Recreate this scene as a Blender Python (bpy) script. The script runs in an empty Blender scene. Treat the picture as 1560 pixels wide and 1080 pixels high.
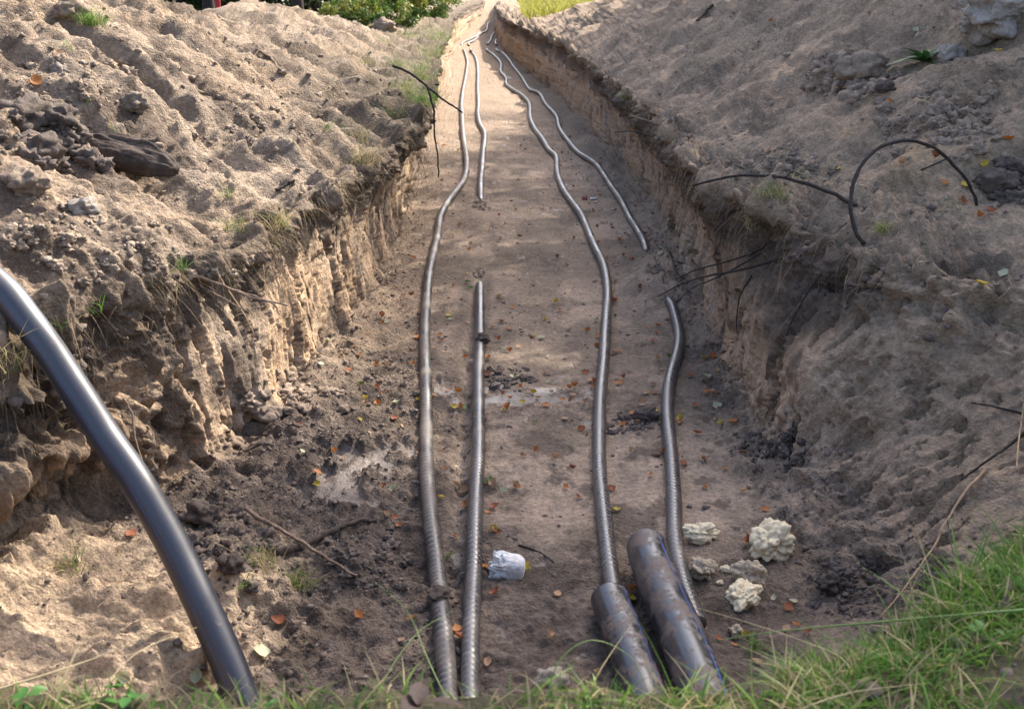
import bpy, math, random
import numpy as np
from mathutils import Vector
from mathutils.bvhtree import BVHTree

R = math.radians
rng = np.random.default_rng(7)
random.seed(7)
SC = bpy.context.scene
COL = SC.collection

# ------------------------------------------------------------------ camera, sky, sun, exposure
PITCH = R(18.84)
CAM_H = 2.30
FPX = 1700.0            # focal length in photo pixels (photo 1560 wide)
cam = bpy.data.cameras.new('camera')
cam.sensor_width = 36.0
cam.lens = FPX / 1560.0 * 36.0
cam.clip_start = 0.05
cam.clip_end = 1500
cam.dof.use_dof = True
cam.dof.focus_distance = 6.0
cam.dof.aperture_fstop = 6.3
camo = bpy.data.objects.new('camera', cam)
camo.location = (0, 0, CAM_H)
camo.rotation_euler = (math.pi / 2 - PITCH, 0, 0)
COL.objects.link(camo)
SC.camera = camo

SUN_EL, SUN_AZ = R(42), R(40)     # azimuth from +Y towards +X
world = bpy.data.worlds.new('World')
SC.world = world
world.use_nodes = True
wn = world.node_tree
wn.nodes.clear()
sky = wn.nodes.new('ShaderNodeTexSky')
sky.sky_type = 'NISHITA'
sky.sun_disc = False
sky.sun_elevation = SUN_EL
sky.sun_rotation = SUN_AZ
sky.air_density = 0.8
sky.dust_density = 4.0
sky.ozone_density = 0.4
bg = wn.nodes.new('ShaderNodeBackground')
bg.inputs['Strength'].default_value = 0.15
wo = wn.nodes.new('ShaderNodeOutputWorld')
wn.links.new(sky.outputs[0], bg.inputs[0])
wn.links.new(bg.outputs[0], wo.inputs[0])

sun = bpy.data.lights.new('sun', 'SUN')
sun.energy = 3.3
sun.angle = R(0.53)
sun.color = (1.0, 0.93, 0.82)
suno = bpy.data.objects.new('sun', sun)
sd = Vector((math.sin(SUN_AZ) * math.cos(SUN_EL), math.cos(SUN_AZ) * math.cos(SUN_EL), math.sin(SUN_EL)))
suno.rotation_euler = sd.to_track_quat('Z', 'Y').to_euler()
suno.location = (20, 20, 30)
COL.objects.link(suno)

SC.view_settings.view_transform = 'Standard'
SC.view_settings.look = 'None'
SC.view_settings.exposure = 1.88
SC.view_settings.gamma = 1
SC.view_settings.use_curve_mapping = False

# ------------------------------------------------------------------ numeric helpers
_perm = np.random.default_rng(3).permutation(256).astype(np.int32)
_perm = np.concatenate([_perm, _perm, _perm])
_g = np.random.default_rng(4).normal(size=(256, 3)).astype(np.float32)
_g /= np.linalg.norm(_g, axis=1, keepdims=True)


def noise(x, y, z):
    x = np.asarray(x, np.float32); y = np.asarray(y, np.float32); z = np.asarray(z, np.float32)
    x, y, z = np.broadcast_arrays(x, y, z)
    xi = np.floor(x).astype(np.int32); yi = np.floor(y).astype(np.int32); zi = np.floor(z).astype(np.int32)
    fx = x - xi; fy = y - yi; fz = z - zi
    u = fx * fx * fx * (fx * (fx * 6 - 15) + 10)
    v = fy * fy * fy * (fy * (fy * 6 - 15) + 10)
    w = fz * fz * fz * (fz * (fz * 6 - 15) + 10)
    xi &= 255; yi &= 255; zi &= 255
    A = _perm[xi]; B = _perm[xi + 1]
    out = 0
    for dx, P, wx in ((0, A, 1 - u), (1, B, u)):
        for dy, wy in ((0, 1 - v), (1, v)):
            Q = _perm[P + yi + dy]
            for dz, wz in ((0, 1 - w), (1, w)):
                G = _g[_perm[Q + zi + dz]]
                out = out + wx * wy * wz * (G[..., 0] * (fx - dx) + G[..., 1] * (fy - dy) + G[..., 2] * (fz - dz))
    return out * 1.5


def fbm(x, y, z, o=4, gain=0.5):
    s = 0; a = 1.0; f = 1.0
    for i in range(o):
        s = s + a * noise(x * f + 17.3 * i, y * f + 5.1 * i, z * f + 9.7 * i)
        a *= gain; f *= 2.03
    return s


def cells(x, y, z):
    """distance to nearest random point and a random value of that point"""
    xi = np.floor(x).astype(np.int32); yi = np.floor(y).astype(np.int32); zi = np.floor(z).astype(np.int32)
    best = np.full(x.shape, 9.0, np.float32); val = np.zeros(x.shape, np.float32)
    for dx in (-1, 0, 1):
        for dy in (-1, 0, 1):
            for dz in (-1, 0, 1):
                cx = xi + dx; cy = yi + dy; cz = zi + dz
                h = _perm[_perm[_perm[cx & 255] + (cy & 255)] + (cz & 255)]
                g = _g[h]
                ddx = cx + 0.5 + 0.45 * g[..., 0] - x
                ddy = cy + 0.5 + 0.45 * g[..., 1] - y
                ddz = cz + 0.5 + 0.45 * g[..., 2] - z
                d = ddx * ddx + ddy * ddy + ddz * ddz
                m = d < best
                best = np.where(m, d, best); val = np.where(m, h / 255.0, val)
    return np.sqrt(best), val


def sstep(a, b, x):
    t = np.clip((x - a) / (b - a), 0, 1)
    return t * t * (3 - 2 * t)


def ip(y, pts):
    a = np.array(sorted(pts.items()), float)
    return np.interp(y, a[:, 0], a[:, 1])


def gsm(a, s, axis):
    k = int(3 * s) + 1
    w = np.exp(-0.5 * (np.arange(-k, k + 1) / s) ** 2); w /= w.sum()
    pad = [(0, 0)] * a.ndim; pad[axis] = (k, k)
    b = np.pad(a, pad, mode='edge')
    out = np.zeros_like(a)
    n = a.shape[axis]
    for i, wi in enumerate(w):
        sl = [slice(None)] * a.ndim; sl[axis] = slice(i, i + n)
        out += wi * b[tuple(sl)]
    return out


def make_mesh(name, verts, faces, mat=None, smooth=True, attrs=None, uv=None):
    """faces: int array (n,3) or (n,4)"""
    verts = np.asarray(verts, np.float32); faces = np.asarray(faces, np.int32)
    me = bpy.data.meshes.new(name)
    n, k = faces.shape
    me.vertices.add(len(verts)); me.vertices.foreach_set('co', verts.ravel())
    me.loops.add(n * k); me.loops.foreach_set('vertex_index', faces.ravel())
    me.polygons.add(n); me.polygons.foreach_set('loop_start', np.arange(0, n * k, k, dtype=np.int32))
    me.polygons.foreach_set('loop_total', np.full(n, k, np.int32))
    if smooth:
        me.polygons.foreach_set('use_smooth', np.ones(n, bool))
    for an, av in (attrs or {}).items():
        av = np.asarray(av, np.float32)
        if av.ndim == 2:
            at = me.attributes.new(an, 'FLOAT_COLOR', 'POINT')
            c = np.ones((len(av), 4), np.float32); c[:, :3] = av
            at.data.foreach_set('color', c.ravel())
        else:
            at = me.attributes.new(an, 'FLOAT', 'POINT')
            at.data.foreach_set('value', av)
    me.update()
    if mat:
        me.materials.append(mat)
    return me


def link(name, me, parent=None, label=None, cat=None, group=None, kind=None, loc=None):
    o = bpy.data.objects.new(name, me)
    COL.objects.link(o)
    if parent: o.parent = parent
    if loc is not None: o.location = loc
    if label: o['label'] = label
    if cat: o['category'] = cat
    if group: o['group'] = group
    if kind: o['kind'] = kind
    return o


def ray(px, py):
    u = (px - 780) / FPX; v = (540 - py) / FPX
    return np.array([u, math.cos(PITCH) + v * math.sin(PITCH), -math.sin(PITCH) + v * math.cos(PITCH)])


def at_z(px, py, z):
    d = ray(px, py); t = (z - CAM_H) / d[2]
    return np.array([0, 0, CAM_H]) + d * t


def at_depth(px, py, dep):
    return np.array([0, 0, CAM_H]) + ray(px, py) * dep


# ------------------------------------------------------------------ materials
def mat_new(name):
    m = bpy.data.materials.new(name); m.use_nodes = True
    nt = m.node_tree; b = nt.nodes['Principled BSDF']
    return m, nt, b


def N(nt, t, **kw):
    n = nt.nodes.new(t)
    for k, v in kw.items():
        if k in n.inputs: n.inputs[k].default_value = v
        else: setattr(n, k, v)
    return n


def mixc(nt, fac, a, b, mode='MIX'):
    n = nt.nodes.new('ShaderNodeMix'); n.data_type = 'RGBA'; n.blend_type = mode
    for s, v in ((n.inputs[0], fac), (n.inputs[6], a), (n.inputs[7], b)):
        if hasattr(v, 'is_output'): nt.links.new(v, s)
        elif isinstance(v, (tuple, list)): s.default_value = (*v[:3], 1)
        else: s.default_value = v
    return n.outputs[2]


def ramp(nt, x, a, b, lo=0.0, hi=1.0):
    n = nt.nodes.new('ShaderNodeMapRange')
    nt.links.new(x, n.inputs[0])
    n.inputs[1].default_value = a; n.inputs[2].default_value = b
    n.inputs[3].default_value = lo; n.inputs[4].default_value = hi
    return n.outputs[0]


def soil_material():
    m, nt, b = mat_new('soil')
    L = nt.links.new
    at = N(nt, 'ShaderNodeAttribute', attribute_name='tint')
    wet = N(nt, 'ShaderNodeAttribute', attribute_name='wet')
    gr = N(nt, 'ShaderNodeAttribute', attribute_name='grain')
    geo = N(nt, 'ShaderNodeNewGeometry')
    n1 = N(nt, 'ShaderNodeTexNoise', Scale=38.0, Detail=9.0, Roughness=0.72)
    n2 = N(nt, 'ShaderNodeTexNoise', Scale=7.0, Detail=5.0, Roughness=0.6)
    v1 = N(nt, 'ShaderNodeTexVoronoi', Scale=75.0)
    for n in (n1, n2, v1): L(geo.outputs['Position'], n.inputs['Vector'])
    f1 = ramp(nt, n1.outputs[0], 0.3, 0.7, 0.48, 1.36)
    f2 = ramp(nt, n2.outputs[0], 0.3, 0.7, 0.86, 1.14)
    mu = N(nt, 'ShaderNodeMath', operation='MULTIPLY'); L(f1, mu.inputs[0]); L(f2, mu.inputs[1])
    sc = N(nt, 'ShaderNodeVectorMath', operation='SCALE'); L(at.outputs['Color'], sc.inputs[0]); L(mu.outputs[0], sc.inputs['Scale'])
    L(sc.outputs[0], b.inputs['Base Color'])
    ro = ramp(nt, wet.outputs['Fac'], 0.0, 1.0, 0.93, 0.3)
    L(ro, b.inputs['Roughness'])
    b.inputs['Specular IOR Level'].default_value = 0.35
    # bump
    bh = N(nt, 'ShaderNodeMath', operation='MULTIPLY_ADD'); L(n1.outputs[0], bh.inputs[0]); bh.inputs[1].default_value = 1.0
    vv = ramp(nt, v1.outputs['Distance'], 0.0, 0.8, 0.35, 0.0); L(vv, bh.inputs[2])
    bm = N(nt, 'ShaderNodeBump', Distance=0.03)
    n3 = N(nt, 'ShaderNodeTexNoise', Scale=13.0, Detail=8.0, Roughness=0.68); L(geo.outputs['Position'], n3.inputs['Vector'])
    b3 = N(nt, 'ShaderNodeMath', operation='MULTIPLY_ADD'); L(n3.outputs[0], b3.inputs[0]); b3.inputs[1].default_value = 1.6; L(bh.outputs[0], b3.inputs[2])
    L(b3.outputs[0], bm.inputs['Height']); L(ramp(nt, gr.outputs['Fac'], 0, 1, 0.12, 0.9), bm.inputs['Strength'])
    L(bm.outputs[0], b.inputs['Normal'])
    return m


SOIL = soil_material()

# ------------------------------------------------------------------ terrain
near = np.concatenate([[-90, -40, -20, -10, -6, -4, -3, -2, -1.2, -0.6, 0.0, 0.5], np.linspace(0.9, 2.8, 75)])
inv = 1.0 / np.linspace(1 / 2.82, 1 / 62.0, 640)
ys = np.concatenate([near, inv, [64, 67, 72, 80, 95, 120, 170, 300]])
NR = len(ys)
Y = ys

floor_base = ip(Y, {-100: 0, 34: 0.0, 36.5: 0.06, 38: -0.06, 40: -0.02, 46: 0.12, 55: 0.45, 60: 0.85, 63: 1.0, 300: 1.0})


def floor_z(y):
    return np.interp(y, Y, floor_base)


close_f = sstep(1.80, 2.0, Y) * (1 - sstep(58, 62, Y))        # 1 where the trench is open
gz = ip(Y, {-100: 1.0, 40: 1.0, 300: 1.05})
ctl = []


def pt(xd, zd, open_only=False):
    x = ip(Y, xd) if isinstance(xd, dict) else xd
    z = ip(Y, zd) if isinstance(zd, dict) else zd
    z = np.broadcast_to(z, Y.shape).astype(float); x = np.broadcast_to(x, Y.shape).astype(float)
    if open_only:
        z = gz + (z - gz) * close_f
    ctl.append((x, z))
    return x, z


LFx = ip(Y, {1.5: -1.9, 2.8: -2.1, 3.5: -1.95, 3.95: -1.74, 4.6: -1.55, 5.2: -1.36, 6.2: -1.24, 7: -1.12, 8: -1.0, 9: -0.88, 10: -0.83, 12: -0.88, 14: -0.98, 18: -1.14, 22: -1.33, 34: -1.68, 40: -1.98, 50: -1.55, 60: -1.4})
LHx = ip(Y, {1.5: -1.8, 2.6: -2.1, 3.1: -2.25, 3.75: -2.2, 4.05: -1.85, 4.25: -1.7, 4.6: -1.5, 4.9: -1.36, 5.3: -1.24, 5.7: -1.32, 6.2: -1.24, 7: -1.17, 8: -1.03, 10: -1.08, 12: -1.14, 22: -1.47, 34: -1.78, 40: -2.0, 50: -1.55, 60: -1.4})
LHz = ip(Y, {1.5: 0.3, 3.4: 0.42, 3.95: 0.32, 4.6: 0.12, 5.3: 0.10, 6: 0.08, 7: 0.04, 9: 0.02, 60: 0.0}) + floor_base
LIx = ip(Y, {1.5: -0.85, 3.4: -0.95, 4.4: -0.75, 5.3: -0.70, 6: -0.72, 7: -0.85, 8: -0.85, 10: -0.98, 12: -1.04, 22: -1.38, 34: -1.68, 40: -1.9, 50: -1.48, 60: -1.35})
RFx = ip(Y, {1.5: 0.5, 1.8: 0.62, 2.3: 1.12, 2.6: 1.5, 3.0: 2.1, 3.6: 2.75, 4.2: 2.7, 4.5: 2.4, 4.75: 1.95, 5.0: 1.66, 5.6: 1.48, 6.6: 1.22, 7.8: 1.18, 10.2: 1.28, 16: 1.14, 22: 0.95, 30: 0.22, 34: -0.13, 40: -0.5, 50: -0.75, 60: -0.7})
RHx = ip(Y, {1.5: 0.5, 1.9: 0.66, 2.6: 1.3, 3.2: 1.55, 3.6: 1.5, 4: 1.42, 4.5: 1.36, 5: 1.3, 6: 1.3, 8.1: 1.35, 10.5: 1.43, 14: 1.35, 22: 0.9, 30: 0.18, 34: -0.18, 38: -0.48, 50: -0.74, 60: -0.7})
lipz = ip(Y, {-100: 1.0, 1.7: 1.0, 3: 1.03, 5: 1.02, 10: 1.03, 40: 1.0, 300: 1.05})
lcz = ip(Y, {-100: 1.0, 1.2: 1.0, 2.2: 1.5, 3.5: 2.2, 5: 2.55, 8: 2.6, 11: 2.35, 13: 1.98, 15: 1.72, 17: 1.92, 19: 1.85, 22: 1.5, 26: 1.4, 34: 1.25, 40: 1.35, 48: 1.3, 56: 1.3, 60: 1.05, 300: 1.05})
lcx = ip(Y, {1: -3.6, 5: -3.9, 10: -4.0, 16: -4.0, 24: -4.2, 34: -3.8, 50: -3.0, 60: -3})
rcz = ip(Y, {-100: 1.0, 2.5: 1.0, 4: 1.25, 5.2: 1.75, 6.5: 2.4, 8: 2.75, 14: 2.75, 22: 2.5, 28: 2.1, 31: 1.7, 33.5: 1.05, 300: 1.05})
rcx = ip(Y, {1: 4.4, 5: 4.4, 8: 4.3, 16: 4.0, 24: 3.3, 30: 2.3, 34: 1.9, 60: 1.5})
rex = np.maximum(RFx + 0.12, ip(Y, {1: 1.2, 2.5: 3.0, 4: 3.1, 5: 2.5, 6: 2.1, 7: 1.62, 8: 1.4, 60: -0.6}))

pt(-150.0, gz)
pt(lcx - 6.5, gz)
pt(lcx - 3.4, gz + 0.15 * (lcz - gz))
pt(lcx, lcz)
pt(lcx * 0.52 + LFx * 0.48, lcz * 0.57 + lipz * 0.43)
pt(LFx - 0.22, lipz + 0.13)
pt(LFx, lipz)
pt(LFx - 0.05, lipz - 0.16, True)
pt(ip(Y, {2.5: -2.02, 3.2: -1.86, 3.9: -1.66, 4.6: -1.50, 5.3: -1.28, 6.2: -1.24, 7: -1.2, 8: -1.07, 10: -1.1, 14: -1.15, 22: -1.46, 34: -1.78, 40: -2.0, 50: -1.55, 60: -1.4}), ip(Y, {1: 0.6, 3: 0.62, 3.9: 0.6, 4.6: 0.55, 60: 0.55}), True)
pt(LHx, LHz, True)
pt(LIx, floor_base + ip(Y, {1: 0.05, 4: 0.03, 6: 0.02, 60: 0.0}), True)
pt(LIx * 0.6 + RHx * 0.4, floor_base, True)
pt(LIx * 0.3 + RHx * 0.7, floor_base, True)
pt(RHx - ip(Y, {1: 0.2, 4: 0.22, 6: 0.2, 10: 0.18, 60: 0.12}), floor_base + 0.02, True)
pt(RHx, floor_base + ip(Y, {1: 0.1, 4: 0.1, 8: 0.08, 60: 0.05}), True)
w = ip(Y, {1: 0.5, 4.5: 0.42, 5: 0.12, 60: 0.2})
pt(RHx * (1 - w) + RFx * w + 0.03, 0.55, True)
pt(RFx + ip(Y, {1: -0.15, 3: -0.2, 3.6: -0.35, 4.5: -0.3, 5: 0.04, 60: 0.05}), lipz - 0.15, True)
pt(RFx, lipz + ip(Y, {4.5: 0, 6: 0.09, 12: 0.08, 30: 0}))
pt(rex, lipz + 0.08)
pt(rex * 0.5 + rcx * 0.5, lipz * 0.45 + rcz * 0.55)
pt(rcx, rcz)
pt(rcx + 3.6, gz + 0.1 * (rcz - gz))
pt(rcx + 7, gz)
pt(150.0, gz)

counts = [8, 8, 26, 130, 150, 36, 40, 70, 60, 60, 90, 100, 90, 34, 54, 60, 34, 60, 120, 90, 24, 8, 8]
KX = np.array([c[0] for c in ctl]).T; KZ = np.array([c[1] for c in ctl]).T
cols_t = np.concatenate([i + np.arange(n) / n for i, n in enumerate(counts)] + [[len(counts)]])
NCc = len(cols_t)
i0 = np.minimum(cols_t.astype(int), len(counts) - 1); ft = cols_t - i0
X0 = KX[:, i0] * (1 - ft) + KX[:, i0 + 1] * ft
Z0 = KZ[:, i0] * (1 - ft) + KZ[:, i0 + 1] * ft
a, e = 30, NCc - 30
for A in (X0, Z0):
    s = gsm(A, 7.0, 1); A[:, a:e] = s[:, a:e]
    s = gsm(A, 5.0, 0); A[100:-20] = s[100:-20]
Y0 = np.broadcast_to(Y[:, None], X0.shape).copy()
T = np.broadcast_to(cols_t[None, :], X0.shape)
bnd = np.cumsum([0] + counts)
S = dict(LC=3, LE=5, LF=6, LG=7, LM=8, LH=9, LI=10, RI=13, RH=14, RM=15, RG=16, RF=17, RE=18, RC=20)

# normals of the smooth sheet
def grid_normals(X, Yy, Z):
    du = np.stack([np.gradient(X, axis=1), np.gradient(Yy, axis=1), np.gradient(Z, axis=1)], -1)
    dv = np.stack([np.gradient(X, axis=0), np.gradient(Yy, axis=0), np.gradient(Z, axis=0)], -1)
    n = np.cross(du, dv); n /= (np.linalg.norm(n, axis=-1, keepdims=True) + 1e-9)
    return n


NRM = grid_normals(X0, Y0, Z0)
openf = close_f[:, None]
visf = (sstep(-1, 1.0, Y) * (1 - sstep(80, 120, Y)))[:, None]
sideL = T < 11.5
m_heapL = sstep(6.3, 5.6, T) * sstep(1.0, 2.5, T)
m_heapR = sstep(16.8, 17.6, T) * sstep(22.5, 21, T)
m_heapR = m_heapR * np.where(T > 12, sstep(2.8, 3.8, Y0), 1)
m_heap = np.maximum(m_heapL, m_heapR)
m_lip = np.maximum(sstep(5.2, 5.9, T) * sstep(7.6, 6.8, T), sstep(15.4, 16.2, T) * sstep(18.2, 17.4, T))
m_wall = np.maximum(sstep(6.3, 6.9, T) * sstep(9.6, 8.9, T), sstep(13.4, 14.1, T) * sstep(17.0, 16.4, T)) * openf
m_floor = sstep(8.8, 9.8, T) * sstep(14.3, 13.4, T) * openf
nearR = np.where(T > 12, sstep(5.2, 4.6, Y0), 0)     # the sloping face at the near right
nearL = np.where(T < 11, sstep(5.0, 4.3, Y0), 0)

x, y, z = X0.astype(np.float32), Y0.astype(np.float32), Z0.astype(np.float32)
D = np.zeros_like(x)
# large swells
big = fbm(x * 0.9, y * 0.9, z * 0.9, 3)
mid = fbm(x * 3.1 + 9, y * 3.1, z * 3.1, 4, 0.55)
fine = fbm(x * 14 + 3, y * 14, z * 14, 4, 0.6)
D += m_heap * (0.13 * big + np.where(T > 12, 0.045, 0.07) * mid)
# rills running down the heaps (long across x, short along y)
rill = fbm(x * 0.9 + z * 0.5, y * 3.4 + x * 0.5, z * 0.4, 3, 0.5)
rl2 = fbm(x * 0.8 + z * 0.6 + 3, y * 2.2 + x * 0.7, z * 0.4, 2, 0.5)
D += m_heap * np.where(T < 12, 1.0, 0.45) * (-0.14 * np.abs(rill) - 0.17 * np.abs(rl2) + 0.06)
# clods on the heaps
cd, cv = cells(x * 9, y * 9, z * 9)
cd2, cv2 = cells(x * 24, y * 24, z * 24)
cm = sstep(-0.05, 0.45, fbm(x * 1.7 + 40, y * 1.7, z * 1.7, 2))
clod = np.maximum(0, 0.55 - cd) * (cv > 0.45)
clod2 = np.maximum(0, 0.5 - cd2) * (cv2 > 0.35)
HR = np.where(T > 12, 0.5, 1.0)
D += m_heap * HR * (0.10 * clod * (0.15 + cm) + 0.030 * clod2 * (0.4 + 0.8 * cm))
D += m_heap * (0.010 + 0.026 * cm) * fine
# lips: ragged, overhanging
rag = fbm(x * 5 + 2, y * 5, z * 4, 4, 0.6)
nearflat = np.where(T > 12, sstep(2.9, 3.8, Y0), 1.0)
D += m_lip * (0.11 * rag + 0.05 * mid) * openf * nearflat
# walls: vertical flutes, pits, slabs
fl = fbm(x * 1.5, y * 8.0, z * 1.1 + 4, 4, 0.62)
slab = noise(x * 1.2 + 7, y * 1.6, z * 1.1)
scd, scv = cells(x * 1.6 + 0.5 * fl, y * 3.6 + 0.35 * fl, z * 1.2)
fcd, fcv = cells(x * 5, y * 11 + 0.8 * fl, z * 2)
pit = sstep(0.22, 0.42, fbm(x * 4 + 30, y * 13, z * 4.2, 4, 0.62)) * (0.35 + sstep(-0.2, 0.3, noise(x * 1.5, y * 1.3 + 8, z * 2)))
D += m_wall * (0.016 * fl + 0.08 * slab + 0.035 * (scv - 0.5) + 0.012 * (fcv - 0.5) + 0.010 * mid - 0.075 * pit + 0.006 * fine) * (1 - 0.5 * nearR)
drag = fbm(x * 1.0, y * 9 + z * 6, z * 2, 3, 0.6)
D += m_wall * nearR * (0.04 * mid + 0.03 * clod + 0.018 * drag + 0.02 * clod2)
D += m_wall * nearL * (0.13 * mid + 0.09 * big + 0.05 * drag + 0.09 * clod)
# talus and floor
tal = np.maximum(sstep(8.6, 9.1, T) * sstep(10.6, 9.8, T), sstep(12.8, 13.2, T) * sstep(14.6, 14.0, T)) * openf
fm = sstep(0.0, 0.35, fbm(x * 1.1 + 11, y * 1.1, 0 * z, 3))
rough_near = sstep(7.5, 4.5, Y0) * sstep(0.25, -0.6, X0)
D += m_floor * (0.030 * noise(x * 1.7, y * 1.7, z) + 0.012 * mid + 0.0045 * fine + (0.012 * clod2 + 0.01 * clod) * (fm + rough_near))
D += tal * (0.055 * np.abs(mid) * sstep(9, 5, Y0) + 0.02 * mid + 0.05 * clod * sstep(9, 5, Y0) + 0.025 * clod2 + 0.008 * fine)
D += m_floor * np.where(X0 < -0.7, sstep(4.4, 3.8, Y0), 0) * (0.03 * fbm(x * 9, y * 9, z * 9, 3, 0.6) - 0.02 * (cd2 < 0.22) * (cv2 < 0.5))
D += m_floor * np.clip(rough_near + sstep(4.4, 3.6, Y0) * 0.6, 0, 1) * (0.035 * mid + 0.018 * fine)
# shallow rut left by a pipe between the two left conduits
rutx = np.interp(Y, [3, 4.5, 6, 8, 10], [-0.2, -0.24, -0.26, -0.27, -0.28])[:, None]
D -= m_floor * 0.05 * np.exp(-((X0 - rutx) / 0.045) ** 2) * sstep(3.6, 4.2, Y0) * sstep(9.5, 8.5, Y0)
# lumps of soil over the buried stretches of two conduits
def bump_at(px, py, r, h):
    c = at_z(px, py, 0)
    return h * np.exp(-(((X0 - c[0]) ** 2) / (r * r) + ((Y0 - c[1]) / (r * 2.2)) ** 2))
D += m_floor * (bump_at(733, 345, 0.2, 0.10) + bump_at(1008, 432, 0.28, 0.13) + bump_at(1035, 430, 0.3, 0.10) + bump_at(440, 640, 0.28, 0.13) + bump_at(360, 880, 0.22, 0.07))
D += m_floor * (bump_at(420, 700, 0.2, 0.08) - bump_at(585, 530, 0.12, 0.05))
wet = np.zeros_like(x)
for (px, py, rx, ry, s) in ((515, 755, 0.17, 0.3, 1), (560, 715, 0.2, 0.2, .9), (800, 603, 0.42, 0.17, 1), (685, 600, 0.13, 0.17, .8), (610, 690, 0.15, 0.2, .6), (900, 640, 0.12, 0.2, .5), (690, 850, 0.1, 0.5, .35)):
    c = at_z(px, py, 0)
    wet = np.maximum(wet, s * np.exp(-(((X0 - c[0]) / rx) ** 2 + ((Y0 - c[1]) / ry) ** 2)))
wet = 0.9 * sstep(0.34, 0.70, wet * 1.0 + 0.6 * fbm(x * 8, y * 8, 0 * z, 5, 0.7)) * m_floor
D = D * (1 - 0.8 * wet) - 0.012 * wet
D *= visf
# fade relief size with distance is not needed; keep real sizes
Y0 = Y0 + (0.07 * noise(X0.astype(np.float32) * 3.1, 0 * x, 0 * x) + 0.03 * noise(X0.astype(np.float32) * 11, 0 * x, 0 * x)) * sstep(0.8, 1.7, Y0) * sstep(2.6, 2.1, Y0)
XX = X0 + NRM[..., 0] * D; YY = Y0 + NRM[..., 1] * D; ZZ = Z0 + NRM[..., 2] * D

# ---- soil colours (dry sand, damp sand, humus, clay, mud; some tints stand in for light)
x, y, z = XX.astype(np.float32), YY.astype(np.float32), ZZ.astype(np.float32)
c_sand = np.array([0.315, 0.235, 0.168]); c_pale = np.array([0.37, 0.295, 0.23]); c_ochre = np.array([0.42, 0.29, 0.165])
c_damp = np.array([0.265, 0.20, 0.150]); c_hum = np.array([0.055, 0.040, 0.031]); c_mud = np.array([0.10, 0.077, 0.066])
c_grey = np.array([0.25, 0.20, 0.16])
def lerp(a, b, t): return a * (1 - t[..., None]) + b * t[..., None]
t1 = sstep(-0.35, 0.45, fbm(x * 0.8 + 3, y * 0.8, z * 0.8, 3))
t2 = sstep(0.05, 0.55, fbm(x * 1.6 + 23, y * 1.6, z * 1.6, 4))
t3 = sstep(0.04, 0.30, fbm(x * 2.3 + 55, y * 2.3, z * 2.3, 5, 0.6))
TN = np.broadcast_to(c_sand, x.shape + (3,)).copy()
TN = lerp(TN, c_pale, m_heap * t1 * 0.7)
TN = lerp(TN, c_grey * 0.9, m_heap * t2 * 0.7)
TN = lerp(TN, np.array([0.30, 0.222, 0.158]), m_heap * np.where(T > 12, 0.75, 0.0) * (0.6 + 0.4 * t1))  # right heap tinted browner to offset the blue skylight in its shade
hc = at_z(150, 225, 1.5)
TN = lerp(TN, c_mud * 0.7, wet * 0.0)
TN = lerp(TN, c_hum * 2.0, m_heapL * np.exp(-(((x + 2.35) / 0.5) ** 2 + ((y - 6.2) / 0.45) ** 2)) * (0.5 + 0.5 * t3) * 0.9)
TN = lerp(TN, c_hum * 1.9, m_heap * t3 * np.where(T > 12, 0.4, 0.75))
# ochre stain on the right heap
cst = at_z(1230, 170, 1.5)
TN = lerp(TN, c_ochre, m_heapR * np.clip(np.exp(-((x - 2.2) ** 2 + ((y - 6.6) * 0.7) ** 2) / 0.18) * sstep(-0.1, 0.3, mid), 0, 1) * 0.8)
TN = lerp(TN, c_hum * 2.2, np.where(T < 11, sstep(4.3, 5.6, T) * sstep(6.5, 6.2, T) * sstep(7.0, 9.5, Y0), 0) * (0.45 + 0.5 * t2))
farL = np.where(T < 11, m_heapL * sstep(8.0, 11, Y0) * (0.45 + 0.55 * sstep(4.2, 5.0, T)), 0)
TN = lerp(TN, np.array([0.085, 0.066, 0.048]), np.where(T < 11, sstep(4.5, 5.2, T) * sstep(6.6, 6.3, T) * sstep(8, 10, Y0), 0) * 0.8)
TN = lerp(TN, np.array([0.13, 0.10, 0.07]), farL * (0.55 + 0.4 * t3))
# walls
wt = fbm(x * 2, y * 2.5, z * 1.2 + 8, 4, 0.55)
TN = lerp(TN, c_ochre * np.array([1.0, 1.0, 1.12]), m_wall * (0.45 + 0.5 * sstep(-0.3, 0.4, wt)))
TN = lerp(TN, c_pale * 0.95, m_wall * sstep(0.0, 0.4, fbm(x * 1.5 + 70, y * 2.2, z * 1.0, 3)) * 0.7)
band = sstep(0.60, 0.80, z + 0.10 * mid + 0.08 * fl) * sstep(1.12, 1.02, z)
TN = lerp(TN, c_hum * 1.25, np.clip(np.maximum(m_wall, m_lip * 0.55) * band * (0.8 + 0.3 * t3), 0, 0.93) * openf * (1 - 0.85 * nearR))
TN = lerp(TN, c_hum * 1.5, np.where(T > 12, m_wall, 0) * sstep(4.9, 5.3, y) * sstep(8.0, 6.6, y) * sstep(0.3, 0.6, z + 0.15 * mid) * (0.45 + 0.5 * t2))
TN = lerp(TN, c_hum * 1.3, m_wall * (1 - 0.6 * nearR) * sstep(0.15, 0.5, fbm(x * 2.6 + 5, y * 4, z * 2.2, 4, 0.6)) * 0.75)
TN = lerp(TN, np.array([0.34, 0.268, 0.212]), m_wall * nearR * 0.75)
TN = lerp(TN, c_damp * 0.75, m_wall * np.where(T > 12, sstep(0.25, 0.0, z), sstep(0.25, 0.0, z)) * 0.75)
nR2 = np.where(T > 14.2, sstep(5.1, 4.5, Y0), 0) * sstep(19, 18, T)
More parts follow.
